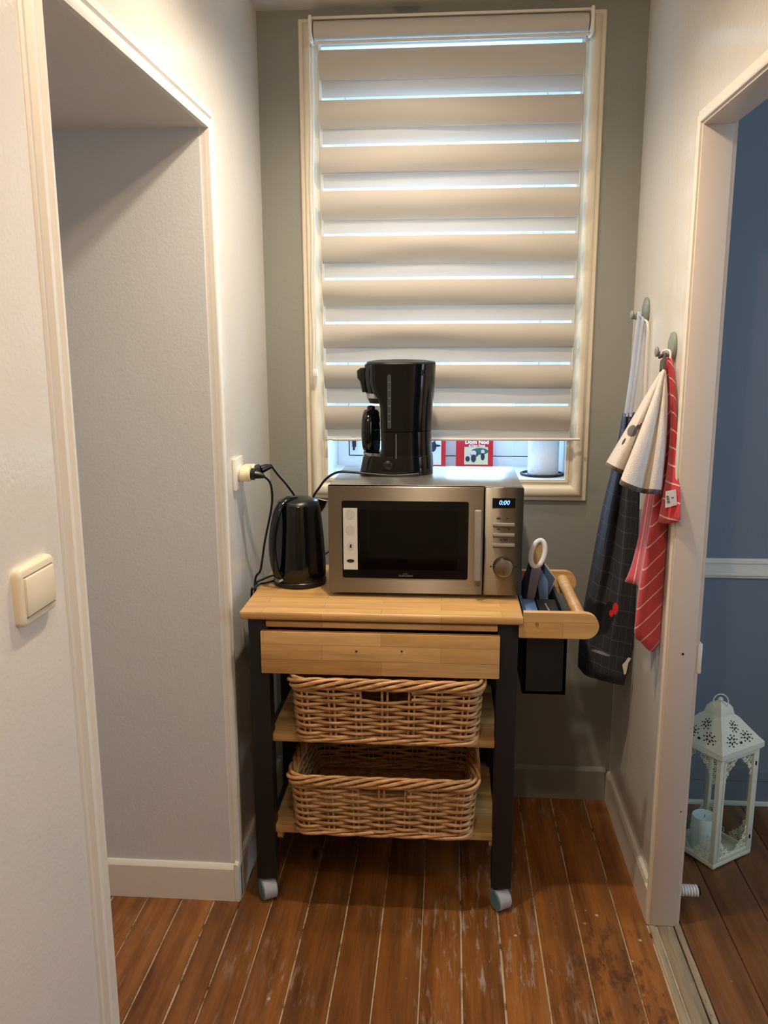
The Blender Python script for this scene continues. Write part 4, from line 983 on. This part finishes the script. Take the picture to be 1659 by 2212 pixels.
def mat_red():
    s = NT('towel_red'); u, v = uv_sep(s)
    tc = s.n('ShaderNodeTexCoord'); sx = s.n('ShaderNodeSeparateXYZ'); s.l(tc.outputs['Object'], sx.inputs[0])
    d = s.math('ADD', s.math('SUBTRACT', sx.outputs[2], s.math('MULTIPLY', sx.outputs[0], 0.95)), s.math('MULTIPLY', s.noise(s.coords(), 9, 1), 0.016))
    st = s.math('MULTIPLY', line_mask(s, d, 0.050, 0.0042), s.math('GREATER_THAN', u, 0.34))
    st = s.math('MAXIMUM', st, s.math('MULTIPLY', s.math('GREATER_THAN', u, 0.10), s.math('LESS_THAN', u, 0.118)))
    ed = s.math('MULTIPLY', s.math('GREATER_THAN', u, 0.335), s.math('LESS_THAN', u, 0.352))
    c = s.mix(s.math('MAXIMUM', st, ed), srgb(196, 70, 82), srgb(236, 190, 188))
    s.set(Base_Color=c, Roughness=0.85, Sheen_Weight=0.2); s.bump(s.noise(s.coords(), 300, 2), 0.3, 0.002); MAT['towel_red'] = s.m
    s = NT('towel_red_flap'); u, v = uv_sep(s)
    d = s.math('SUBTRACT', v, s.math('MULTIPLY', u, 0.05))
    st = line_mask(s, d, 0.105, 0.010)
    s.set(Base_Color=s.mix(st, srgb(210, 64, 76), srgb(240, 200, 196)), Roughness=0.85, Sheen_Weight=0.2); s.bump(s.noise(s.coords(), 300, 2), 0.3, 0.002); MAT['towel_red_flap'] = s.m
    s = NT('towel_terry'); u, v = uv_sep(s)
    n = s.noise(s.coords(), 420, 2)
    body = ellipse(s, u, v, 0.115, 0.60, 0.075, 0.055); head = ellipse(s, u, v, 0.175, 0.545, 0.03, 0.025); comb = ellipse(s, u, v, 0.195, 0.515, 0.02, 0.014)
    leg = ellipse(s, u, v, 0.085, 0.72, 0.02, 0.035)
    c = s.mix(n, srgb(214, 204, 196), srgb(234, 226, 218))
    c = s.mix(s.math('MAXIMUM', body, head), c, srgb(84, 82, 84)); c = s.mix(leg, c, srgb(44, 40, 42)); c = s.mix(comb, c, srgb(150, 44, 52))
    hem = s.math('GREATER_THAN', v, 0.962); c = s.mix(hem, c, srgb(84, 76, 70))
    s.set(Base_Color=c, Roughness=0.95, Sheen_Weight=0.3); s.bump(n, 0.6, 0.004); MAT['towel_terry'] = s.m
    s = NT('apron_check'); u, v = uv_sep(s)
    g = s.math('MAXIMUM', line_mask(s, s.math('ADD', u, s.math('MULTIPLY', v, 0.05)), 0.125, 0.006), line_mask(s, s.math('SUBTRACT', v, s.math('MULTIPLY', u, 0.03)), 0.058, 0.0028))
    blue = s.ramp(u, [(0.05, 0.0), (0.12, 1.0), (0.30, 1.0), (0.36, 0.0)])
    vf = s.ramp(v, [(0.15, 1.0), (0.62, 0.0)])
    c = s.mix(s.math('MULTIPLY', s.math('MULTIPLY', blue, vf), 0.9), srgb(46, 46, 54), srgb(70, 90, 124))
    c = s.mix(s.math('MULTIPLY', g, 0.28), c, srgb(124, 128, 142))
    hen = s.math('MAXIMUM', ellipse(s, u, v, 0.30, 0.775, 0.25, 0.062), s.math('MAXIMUM', ellipse(s, u, v, 0.50, 0.735, 0.09, 0.04), ellipse(s, u, v, 0.13, 0.76, 0.09, 0.05)))
    c = s.mix(hen, c, srgb(12, 11, 13))
    cb = s.math('MAXIMUM', ellipse(s, u, v, 0.585, 0.712, 0.045, 0.022), ellipse(s, u, v, 0.53, 0.735, 0.035, 0.013))
    c = s.mix(cb, c, srgb(206, 40, 36))
    ft_ = ellipse(s, u, v, 0.43, 0.895, 0.16, 0.006); c = s.mix(ft_, c, srgb(140, 140, 146))
    s.set(Base_Color=c, Roughness=0.85); s.bump(s.noise(s.coords(), 240, 2), 0.3, 0.002); MAT['apron_check'] = s.m
mat_red()

ap = thing('apron', 'dark checked apron with a black hen print and pale blue strap on the far hook', 'apron', (0.5, 2.47, 0.6))
A = 2.47
cols = [[(1346, 892, A+.03), (1336, 950, A+.03), (1323, 1010, A+.04), (1299, 1110, A+.05), (1276, 1235, A+.06), (1262, 1310, A+.06), (1252, 1385, A+.05), (1249, 1440, A+.04)],
        [(1350, 893, A), (1345, 950, A), (1335, 1010, A-.01), (1316, 1110, A-.01), (1296, 1235, A-.02), (1280, 1320, A-.02), (1270, 1400, A-.03), (1266, 1459, A-.04)],
        [(1356, 895, A+.01), (1352, 950, A+.01), (1346, 1010, A+.02), (1332, 1110, A+.03), (1316, 1235, A+.01), (1305, 1320, A-.01), (1294, 1400, A-.03), (1290, 1467, A-.04)],
        [(1362, 895, A-.01), (1359, 950, A-.01), (1356, 1010, A-.02), (1350, 1110, A-.03), (1341, 1235, A-.04), (1331, 1320, A-.05), (1320, 1400, A-.05), (1316, 1474, A-.05)],
        [(1368, 895, A), (1367, 950, A), (1368, 1010, A), (1368, 1110, A-.01), (1362, 1235, A-.02), (1354, 1320, A-.03), (1343, 1400, A-.04), (1338, 1479, A-.05)],
        [(1374, 896, A+.02), (1375, 950, A+.02), (1380, 1010, A+.02), (1385, 1110, A+.01), (1384, 1235, A), (1378, 1320, A-.01), (1366, 1400, A-.02), (1347, 1480, A-.03)]]
cl, rows = cloth('cloth', cols, 'apron_check', ap, 0.003)
back = [[(u+5, v-3, Y+0.085) for u, v, Y in cols[0]], [(u+4, v-3, Y+0.07) for u, v, Y in cols[2]], [(u-2, v-3, Y+0.075) for u, v, Y in cols[4]], [(u-4, v-6, Y+0.03) for u, v, Y in cols[5]]]
cloth('rear_fold', back, 'apron_check', ap, 0.003)
st_l = catmull([Vector((XR-0.030, H1.y, H1.z-0.014)), at(1381, 676, 2.51), at(1376, 720, 2.50), at(1366, 800, 2.49), at(1356, 870, 2.475), at(1352, 900, 2.47)], 6)
part('neck_strap', tube(st_l, 0.0058, 8, False, (0.25, 1.0)), 'strap_blue', ap, 60, 'pale blue neck strap')
st_r = catmull([Vector((XR-0.030, H1.y-0.002, H1.z-0.014)), at(1389, 690, 2.49), at(1384, 740, 2.48), at(1374, 820, 2.46), at(1362, 900, 2.455)], 6)
part('neck_strap', tube(st_r, 0.0045, 8, False, (0.25, 1.0)), 'strap_blue', ap, 60, 'pale blue neck strap')
part('waist_tie', tube(catmull([Vector((XR-0.020, H1.y, H1.z-0.020)), at(1399, 700, 2.475), at(1397, 760, 2.47), at(1393, 850, 2.47), at(1388, 1000, 2.47), at(1384, 1100, 2.47)], 6), 0.004, 6, False, (0.4, 1)), 'cord_white', ap, 60, 'thin white waist tie')
tg = [at(u, v, 2.418) for u, v in ((1357, 1420), (1363, 1422), (1357, 1432), (1352, 1455), (1348, 1457), (1344, 1436), (1350, 1430))]
part('care_tag', prism([(p.x, p.z) for p in tg], 'y', 2.416, 2.418), 'tag_white', ap, None, 'small white care tag')

T = 2.185
rt = thing('tea_towel', 'red tea towel with thin white stripes hanging from the near hook', 'towel', (0.52, T, 0.75))
rcols = [[(1436, 776, T), (1428, 860, T+.03), (1412, 980, T+.05), (1394, 1080, T+.06), (1380, 1160, T+.06), (1365, 1220, T+.05), (1350, 1257, T+.04)],
         [(1437, 776, T), (1431, 860, T+.01), (1421, 980, T+.01), (1407, 1080, T+.01), (1395, 1160, T+.01), (1384, 1230, T), (1380, 1274, T)],
         [(1438, 775, T-.01), (1435, 860, T-.02), (1428, 980, T-.03), (1414, 1090, T-.045), (1400, 1180, T-.05), (1386, 1260, T-.05), (1371, 1366, T-.045)],
         [(1440, 774, T-.01), (1439, 860, T-.02), (1434, 980, T-.03), (1428, 1090, T-.045), (1416, 1190, T-.05), (1402, 1290, T-.05), (1385, 1388, T-.045)],
         [(1443, 774, T-.01), (1444, 860, T-.01), (1442, 980, T-.02), (1440, 1090, T-.03), (1434, 1190, T-.04), (1420, 1300, T-.04), (1407, 1408, T-.04)],
         [(1446, 775, T), (1450, 860, T), (1452, 980, T), (1452, 1090, T-.01), (1446, 1180, T-.02), (1437, 1290, T-.02), (1423, 1392, T-.03)]]
cloth('cloth', rcols, 'towel_red', rt, 0.003, 30)
cloth('rear_fold', [[(u+3, v-10, Y+0.05) for u, v, Y in rcols[1]], [(u-2, v-12, Y+0.07) for u, v, Y in rcols[3]], [(u-3, v-10, Y+0.03) for u, v, Y in rcols[5]]], 'towel_red', rt, 0.003)
fcols = [[(1441, 775, T-.015), (1447, 830, T-.03), (1450, 900, T-.05), (1443, 1000, T-.07), (1433, 1070, T-.08), (1422, 1129, T-.085)],
         [(1445, 774, T-.015), (1451, 830, T-.035), (1454, 900, T-.065), (1450, 1000, T-.095), (1445, 1070, T-.11), (1440, 1131, T-.12)],
         [(1449, 774, T-.01), (1455, 830, T-.03), (1458, 900, T-.06), (1458, 1000, T-.10), (1458, 1070, T-.12), (1459, 1129, T-.13)],
         [(1453, 775, T), (1459, 830, T-.02), (1462, 900, T-.05), (1466, 1000, T-.10), (1470, 1070, T-.13), (1475, 1126, T-.145)]]
fl, frows = cloth('front_flap', fcols, 'towel_red_flap', rt, 0.003)
tagc = [at(u, v, T-0.131) for u, v in ((1438, 1062), (1460, 1057), (1463, 1091), (1437, 1097))]
tag = part('care_tag', ([c.copy() for c in tagc]+[c+Vector((0, 0.0015, 0)) for c in tagc], [(0, 1, 2, 3), (7, 6, 5, 4), (0, 4, 5, 1), (1, 5, 6, 2), (2, 6, 7, 3), (3, 7, 4, 0)]), 'tag_white', rt, None, 'white printed care label')
for u, v, du, dv in ((1442, 1073, 2.5, 2), (1443, 1078, 2.5, 2), (1444, 1084, 2.5, 3), (1453, 1075, 2.5, 1.5)):
    a, b = at(u-du, v-dv, T-0.1315), at(u+du, v+dv, T-0.1315)
    part('print', box(a.x, b.x, T-0.1318, T-0.1311, b.z, a.z), 'grey_plastic', tag, None)
part('hanging_loop', tube(catmull([Vector((XR-0.033, H2.y-0.008, H2.z-0.028)), Vector((XR-0.030, H2.y-0.006, H2.z-0.012)), at(1447, 758, T-.005), at(1448, 778, T-.012)], 5), 0.0028, 6), 'cord_white', rt, 60)

ht = thing('hand_towel', 'white terry hand towel with hen motif and brown hem on the near hook', 'towel', (0.44, 2.13, 1.16))
U = 2.13
hcols = [[(1430, 800, U), (1402, 845, U+.02), (1358, 920, U+.05), (1307, 1006, U+.07)],
         [(1431, 800, U), (1408, 850, U), (1370, 930, U), (1325, 1016, U+.01)],
         [(1432, 800, U), (1413, 855, U+.005), (1384, 935, U+.02), (1348, 1028, U+.03)],
         [(1433, 799, U-.005), (1412, 860, U-.03), (1378, 950, U-.06), (1340, 1046, U-.085)],
         [(1434, 799, U-.005), (1421, 860, U-.035), (1396, 960, U-.07), (1368, 1060, U-.095)],
         [(1434, 799, U), (1428, 860, U-.02), (1412, 960, U-.045), (1391, 1066, U-.06)],
         [(1435, 799, U), (1434, 860, U-.03), (1426, 960, U-.065), (1410, 1067, U-.085)],
         [(1437, 800, U), (1440, 865, U-.01), (1437, 960, U-.03), (1427, 1068, U-.045)]]
cloth('cloth', hcols, 'towel_terry', ht, 0.005, 26, 5)
part('hanging_loop', tube(catmull([Vector((XR-0.037, H2.y-0.006, H2.z-0.027)), at(1437, 764, 2.165), at(1433, 780, 2.15), at(1431, 802, U)], 5), [0.004]*10+[0.0075]*6, 8), 'hem_brown', ht, 60)

# ------------------------------------------------------------------ lantern with candle in the blue room
LF = Vector((0.796, 2.322, 0)); ex = Vector((0.826, 0.564, 0)); ey = Vector((-0.564, 0.826, 0)); SD = 0.172
LM = Matrix((( ex.x, ey.x, 0, LF.x), (ex.y, ey.y, 0, LF.y), (0, 0, 1, 0), (0, 0, 0, 1)))
lc = LM @ Vector((SD/2, SD/2, 0))
ln = thing('candle_lantern', 'cream metal lantern with pierced roof standing on the side room floor', 'lantern', (lc.x, lc.y, 0))
L = lambda g: xf(g, LM)
ZE = 0.372
part('base_frame', L(join(box(0, SD, 0, SD, 0.004, 0.018, 0.002), *[box(a-0.008, a+0.008, b-0.008, b+0.008, 0, 0.006) for a in (0.012, SD-0.012) for b in (0.012, SD-0.012)])), 'lantern_cream', ln)
pw = 0.016
def quad_y(y): return [Vector(c) for c in ((0.012, y, 0.018), (SD-0.012, y, 0.018), (SD-0.012, y, ZE-0.015), (0.012, y, ZE-0.015))], [(0, 1, 2, 3)]
def quad_x(x): return [Vector(c) for c in ((x, 0.012, 0.018), (x, SD-0.012, 0.018), (x, SD-0.012, ZE-0.015), (x, 0.012, ZE-0.015))], [(0, 1, 2, 3)]
for a in (0, SD-pw):
    for b in (0, SD-pw): part('corner_post', L(box(a, a+pw, b, b+pw, 0.018, ZE-0.006, 0.0015)), 'lantern_cream', ln)
part('top_frame', L(join(box(-0.004, SD+0.004, -0.004, 0.012, ZE-0.02, ZE, 0.002), box(-0.004, SD+0.004, SD-0.012, SD+0.004, ZE-0.02, ZE, 0.002), box(-0.004, 0.012, 0, SD, ZE-0.02, ZE, 0.002), box(SD-0.012, SD+0.004, 0, SD, ZE-0.02, ZE, 0.002))), 'lantern_cream', ln)
for nm, g in (('pane', quad_y(0.008)), ('pane', quad_x(0.008)), ('pane', quad_x(SD-0.008)), ('pane', quad_y(SD-0.008))):
    part(nm, L(g), 'lantern_glass', ln, None)
dr = part('door_frame', L(join(box(pw+0.001, pw+0.009, -0.001, 0.010, 0.022, ZE-0.022, 0.001), box(SD-pw-0.009, SD-pw-0.001, -0.001, 0.010, 0.022, ZE-0.022, 0.001), box(pw, SD-pw, -0.001, 0.010, 0.022, 0.032, 0.001), box(pw, SD-pw, -0.001, 0.010, ZE-0.030, ZE-0.022, 0.001))), 'lantern_cream', ln)
for zz in (0.06, ZE-0.07): part('hinge', L(cyl((SD-pw, -0.003, zz), (SD-pw, -0.003, zz+0.012), 0.002, 8)), 'lantern_dark', dr)
def lace(cornerx, cornerz, sx, sz, face):
    """pierced corner bracket: scalloped triangle of rings"""
    gs = []
    pts = [(0.010, 0.012, .011), (0.031, 0.012, .011), (0.051, 0.010, .009), (0.010, 0.034, .011), (0.029, 0.031, .009), (0.010, 0.055, .010), (0.021, 0.048, .006), (0.044, 0.024, .006), (0.010, 0.073, .007)]
    for px, pz, rr in pts:
        cx_, cz_ = cornerx+sx*px, cornerz+sz*pz
        for r_, tr in ((rr, .0014), (rr*0.45, .0012)):
            loop = []
            for k in range(12):
                a = 2*PI*k/12; q_ = (cx_+r_*math.cos(a), cz_+r_*math.sin(a))
                loop.append(Vector((q_[0], 0.0045, q_[1])) if face == 'x' else Vector((0.0045, q_[0], q_[1])))
            gs.append(tube(loop, tr, 4, True))
    return L(join(*gs))
for face in ('x', 'y'):
    for cxx, sx in ((pw, 1), (SD-pw, -1)):
        part('lace_bracket', lace(cxx, ZE-0.022, sx, -1, face), 'lantern_cream', ln, 60)
        part('lace_bracket', lace(cxx, 0.020, sx, 1, face), 'lantern_cream', ln, 60)
# far faces carry brackets too
for k, Mt in enumerate((Matrix.Translation((0, SD-0.009, 0)), Matrix.Translation((SD-0.009, 0, 0)))):
    for cxx, sx in ((pw, 1), (SD-pw, -1)):
        for cz, sz in ((ZE-0.022, -1), (0.020, 1)):
            g = lace(cxx, cz, sx, sz, 'x' if k == 0 else 'y'); g = xf(g, LM @ Mt @ LM.inverted())
            part('lace_bracket', g, 'lantern_cream', ln, 60)
h = SD/2
prof_roof = [(h+0.008, ZE-0.014), (h+0.008, ZE+0.002), (h-0.004, ZE+0.016), (h-0.024, ZE+0.042), (h-0.046, ZE+0.072), (h-0.056, ZE+0.080), (h-0.057, ZE+0.086), (0.026, ZE+0.100), (0.019, ZE+0.110), (0.006, ZE+0.118)]
rf = part('roof', L(loft([[(h+a*r_, h+b*r_, z_) for a, b in ((1, 1), (-1, 1), (-1, -1), (1, -1))] for r_, z_ in prof_roof])), 'lantern_cream', ln, 30)
def roof_pt(side, s_, t_):        # s_ across -1..1, t_ up 0..1 on the main roof slope
    (r0, z0_), (r1, z1_), = prof_roof[2], prof_roof[4]
    r_ = r0+(r1-r0)*t_; z_ = z0_+(z1_-z0_)*t_
    r_ += 0.0016
    return Vector((h+s_*r_, h-r_, z_)) if side == 0 else Vector((h-r_, h+s_*r_, z_))
def petal(side, s0, t0, ang, rin, ln_, wd):
    pts = []
    for k in range(8):
        a = 2*PI*k/8; x_, y_ = rin+ln_/2+ln_/2*math.cos(a), wd*math.sin(a)
        ss, tt = x_*math.cos(ang)-y_*math.sin(ang), x_*math.sin(ang)+y_*math.cos(ang)
        pts.append(roof_pt(side, s0+ss/0.062, t0+tt/0.072))
    nrm = Vector((0, -0.8, 0.6)) if side == 0 else Vector((-0.8, 0, 0.6))
    return [p for p in pts]+[p+nrm*0.0007 for p in pts], [tuple(range(8)), tuple(range(8, 16))]+[(k, (k+1) % 8, 8+(k+1) % 8, 8+k) for k in range(8)]
for side in (0, 1):
    for s0, t0 in ((-0.42, 0.20), (0.42, 0.20), (0.0, 0.72)):
        gs = []
        for k in range(6): gs.append(petal(side, s0, t0, 2*PI*k/6+0.3, 0.0045, 0.008, 0.0022))
        for k in range(8): gs.append(petal(side, s0, t0, 2*PI*k/8, 0.0145, 0.005, 0.0018))
        part('rosette_cutout', L(join(*gs)), 'lantern_dark', rf, None, 'dark pierced rosette')
    part('rosette_cutout', L(petal(side, 0.0, 0.02, 0.0, -0.004, 0.008, 0.004)), 'lantern_dark', rf, None)
rg = [Vector((h+0.0, h+0.0, ZE+0.132)) + Vector((0.7*0.021*math.cos(a)-0.010, -0.7*0.021*math.cos(a)-0.010, -0.006+0.024*math.sin(a)-0.006)) for a in [2*PI*k/28 for k in range(28)]]
part('carry_ring', L(tube(rg, 0.0018, 8, True)), 'lantern_cream', ln, 60)
part('ring_eye', L(sphere((h-0.004, h-0.004, ZE+0.124), 0.008, 14, 8)), 'lantern_cream', ln, 60)
cc_ = LM @ Vector((0.055, 0.085, 0))
cd = thing('pillar_candle', 'pale pillar candle standing inside the cream lantern', 'candle', (cc_.x, cc_.y, 0.018))
part('wax', lathe([(0.036, 0.0185), (0.0375, 0.022), (0.0375, 0.118), (0.035, 0.122), (0.028, 0.118), (0.010, 0.114)], 32, cc_.x, cc_.y), 'candle_wax', cd, 50)
part('wick', cyl((cc_.x, cc_.y, 0.113), (cc_.x+0.001, cc_.y, 0.124), 0.0011, 6), 'ink_dark', cd)

# ------------------------------------------------------------------ spring door stop
ds = thing('door_stop', 'white spring door stop on the doorway wall of the side room', 'door stop', (XR2+0.014, 2.15, 0.055))
DY, DZ = 2.150, 0.052
part('mount', cyl((XR2, DY, DZ), (XR2+0.012, DY, DZ), 0.016, 18), 'white_plastic', ds)
co = [Vector((XR2+0.012+0.070*k/144, DY+0.0135*math.cos(2*PI*k/16), DZ+0.0135*math.sin(2*PI*k/16))) for k in range(145)]
part('spring', join(tube(co, 0.0036, 6), cyl((XR2+0.01, DY, DZ), (XR2+0.081, DY, DZ), 0.0115, 16)), 'white_plastic', ds, 60)
part('rubber_tip', cyl((XR2+0.081, DY, DZ), (XR2+0.087, DY, DZ), 0.0125, 18), 'black_rubber', ds)
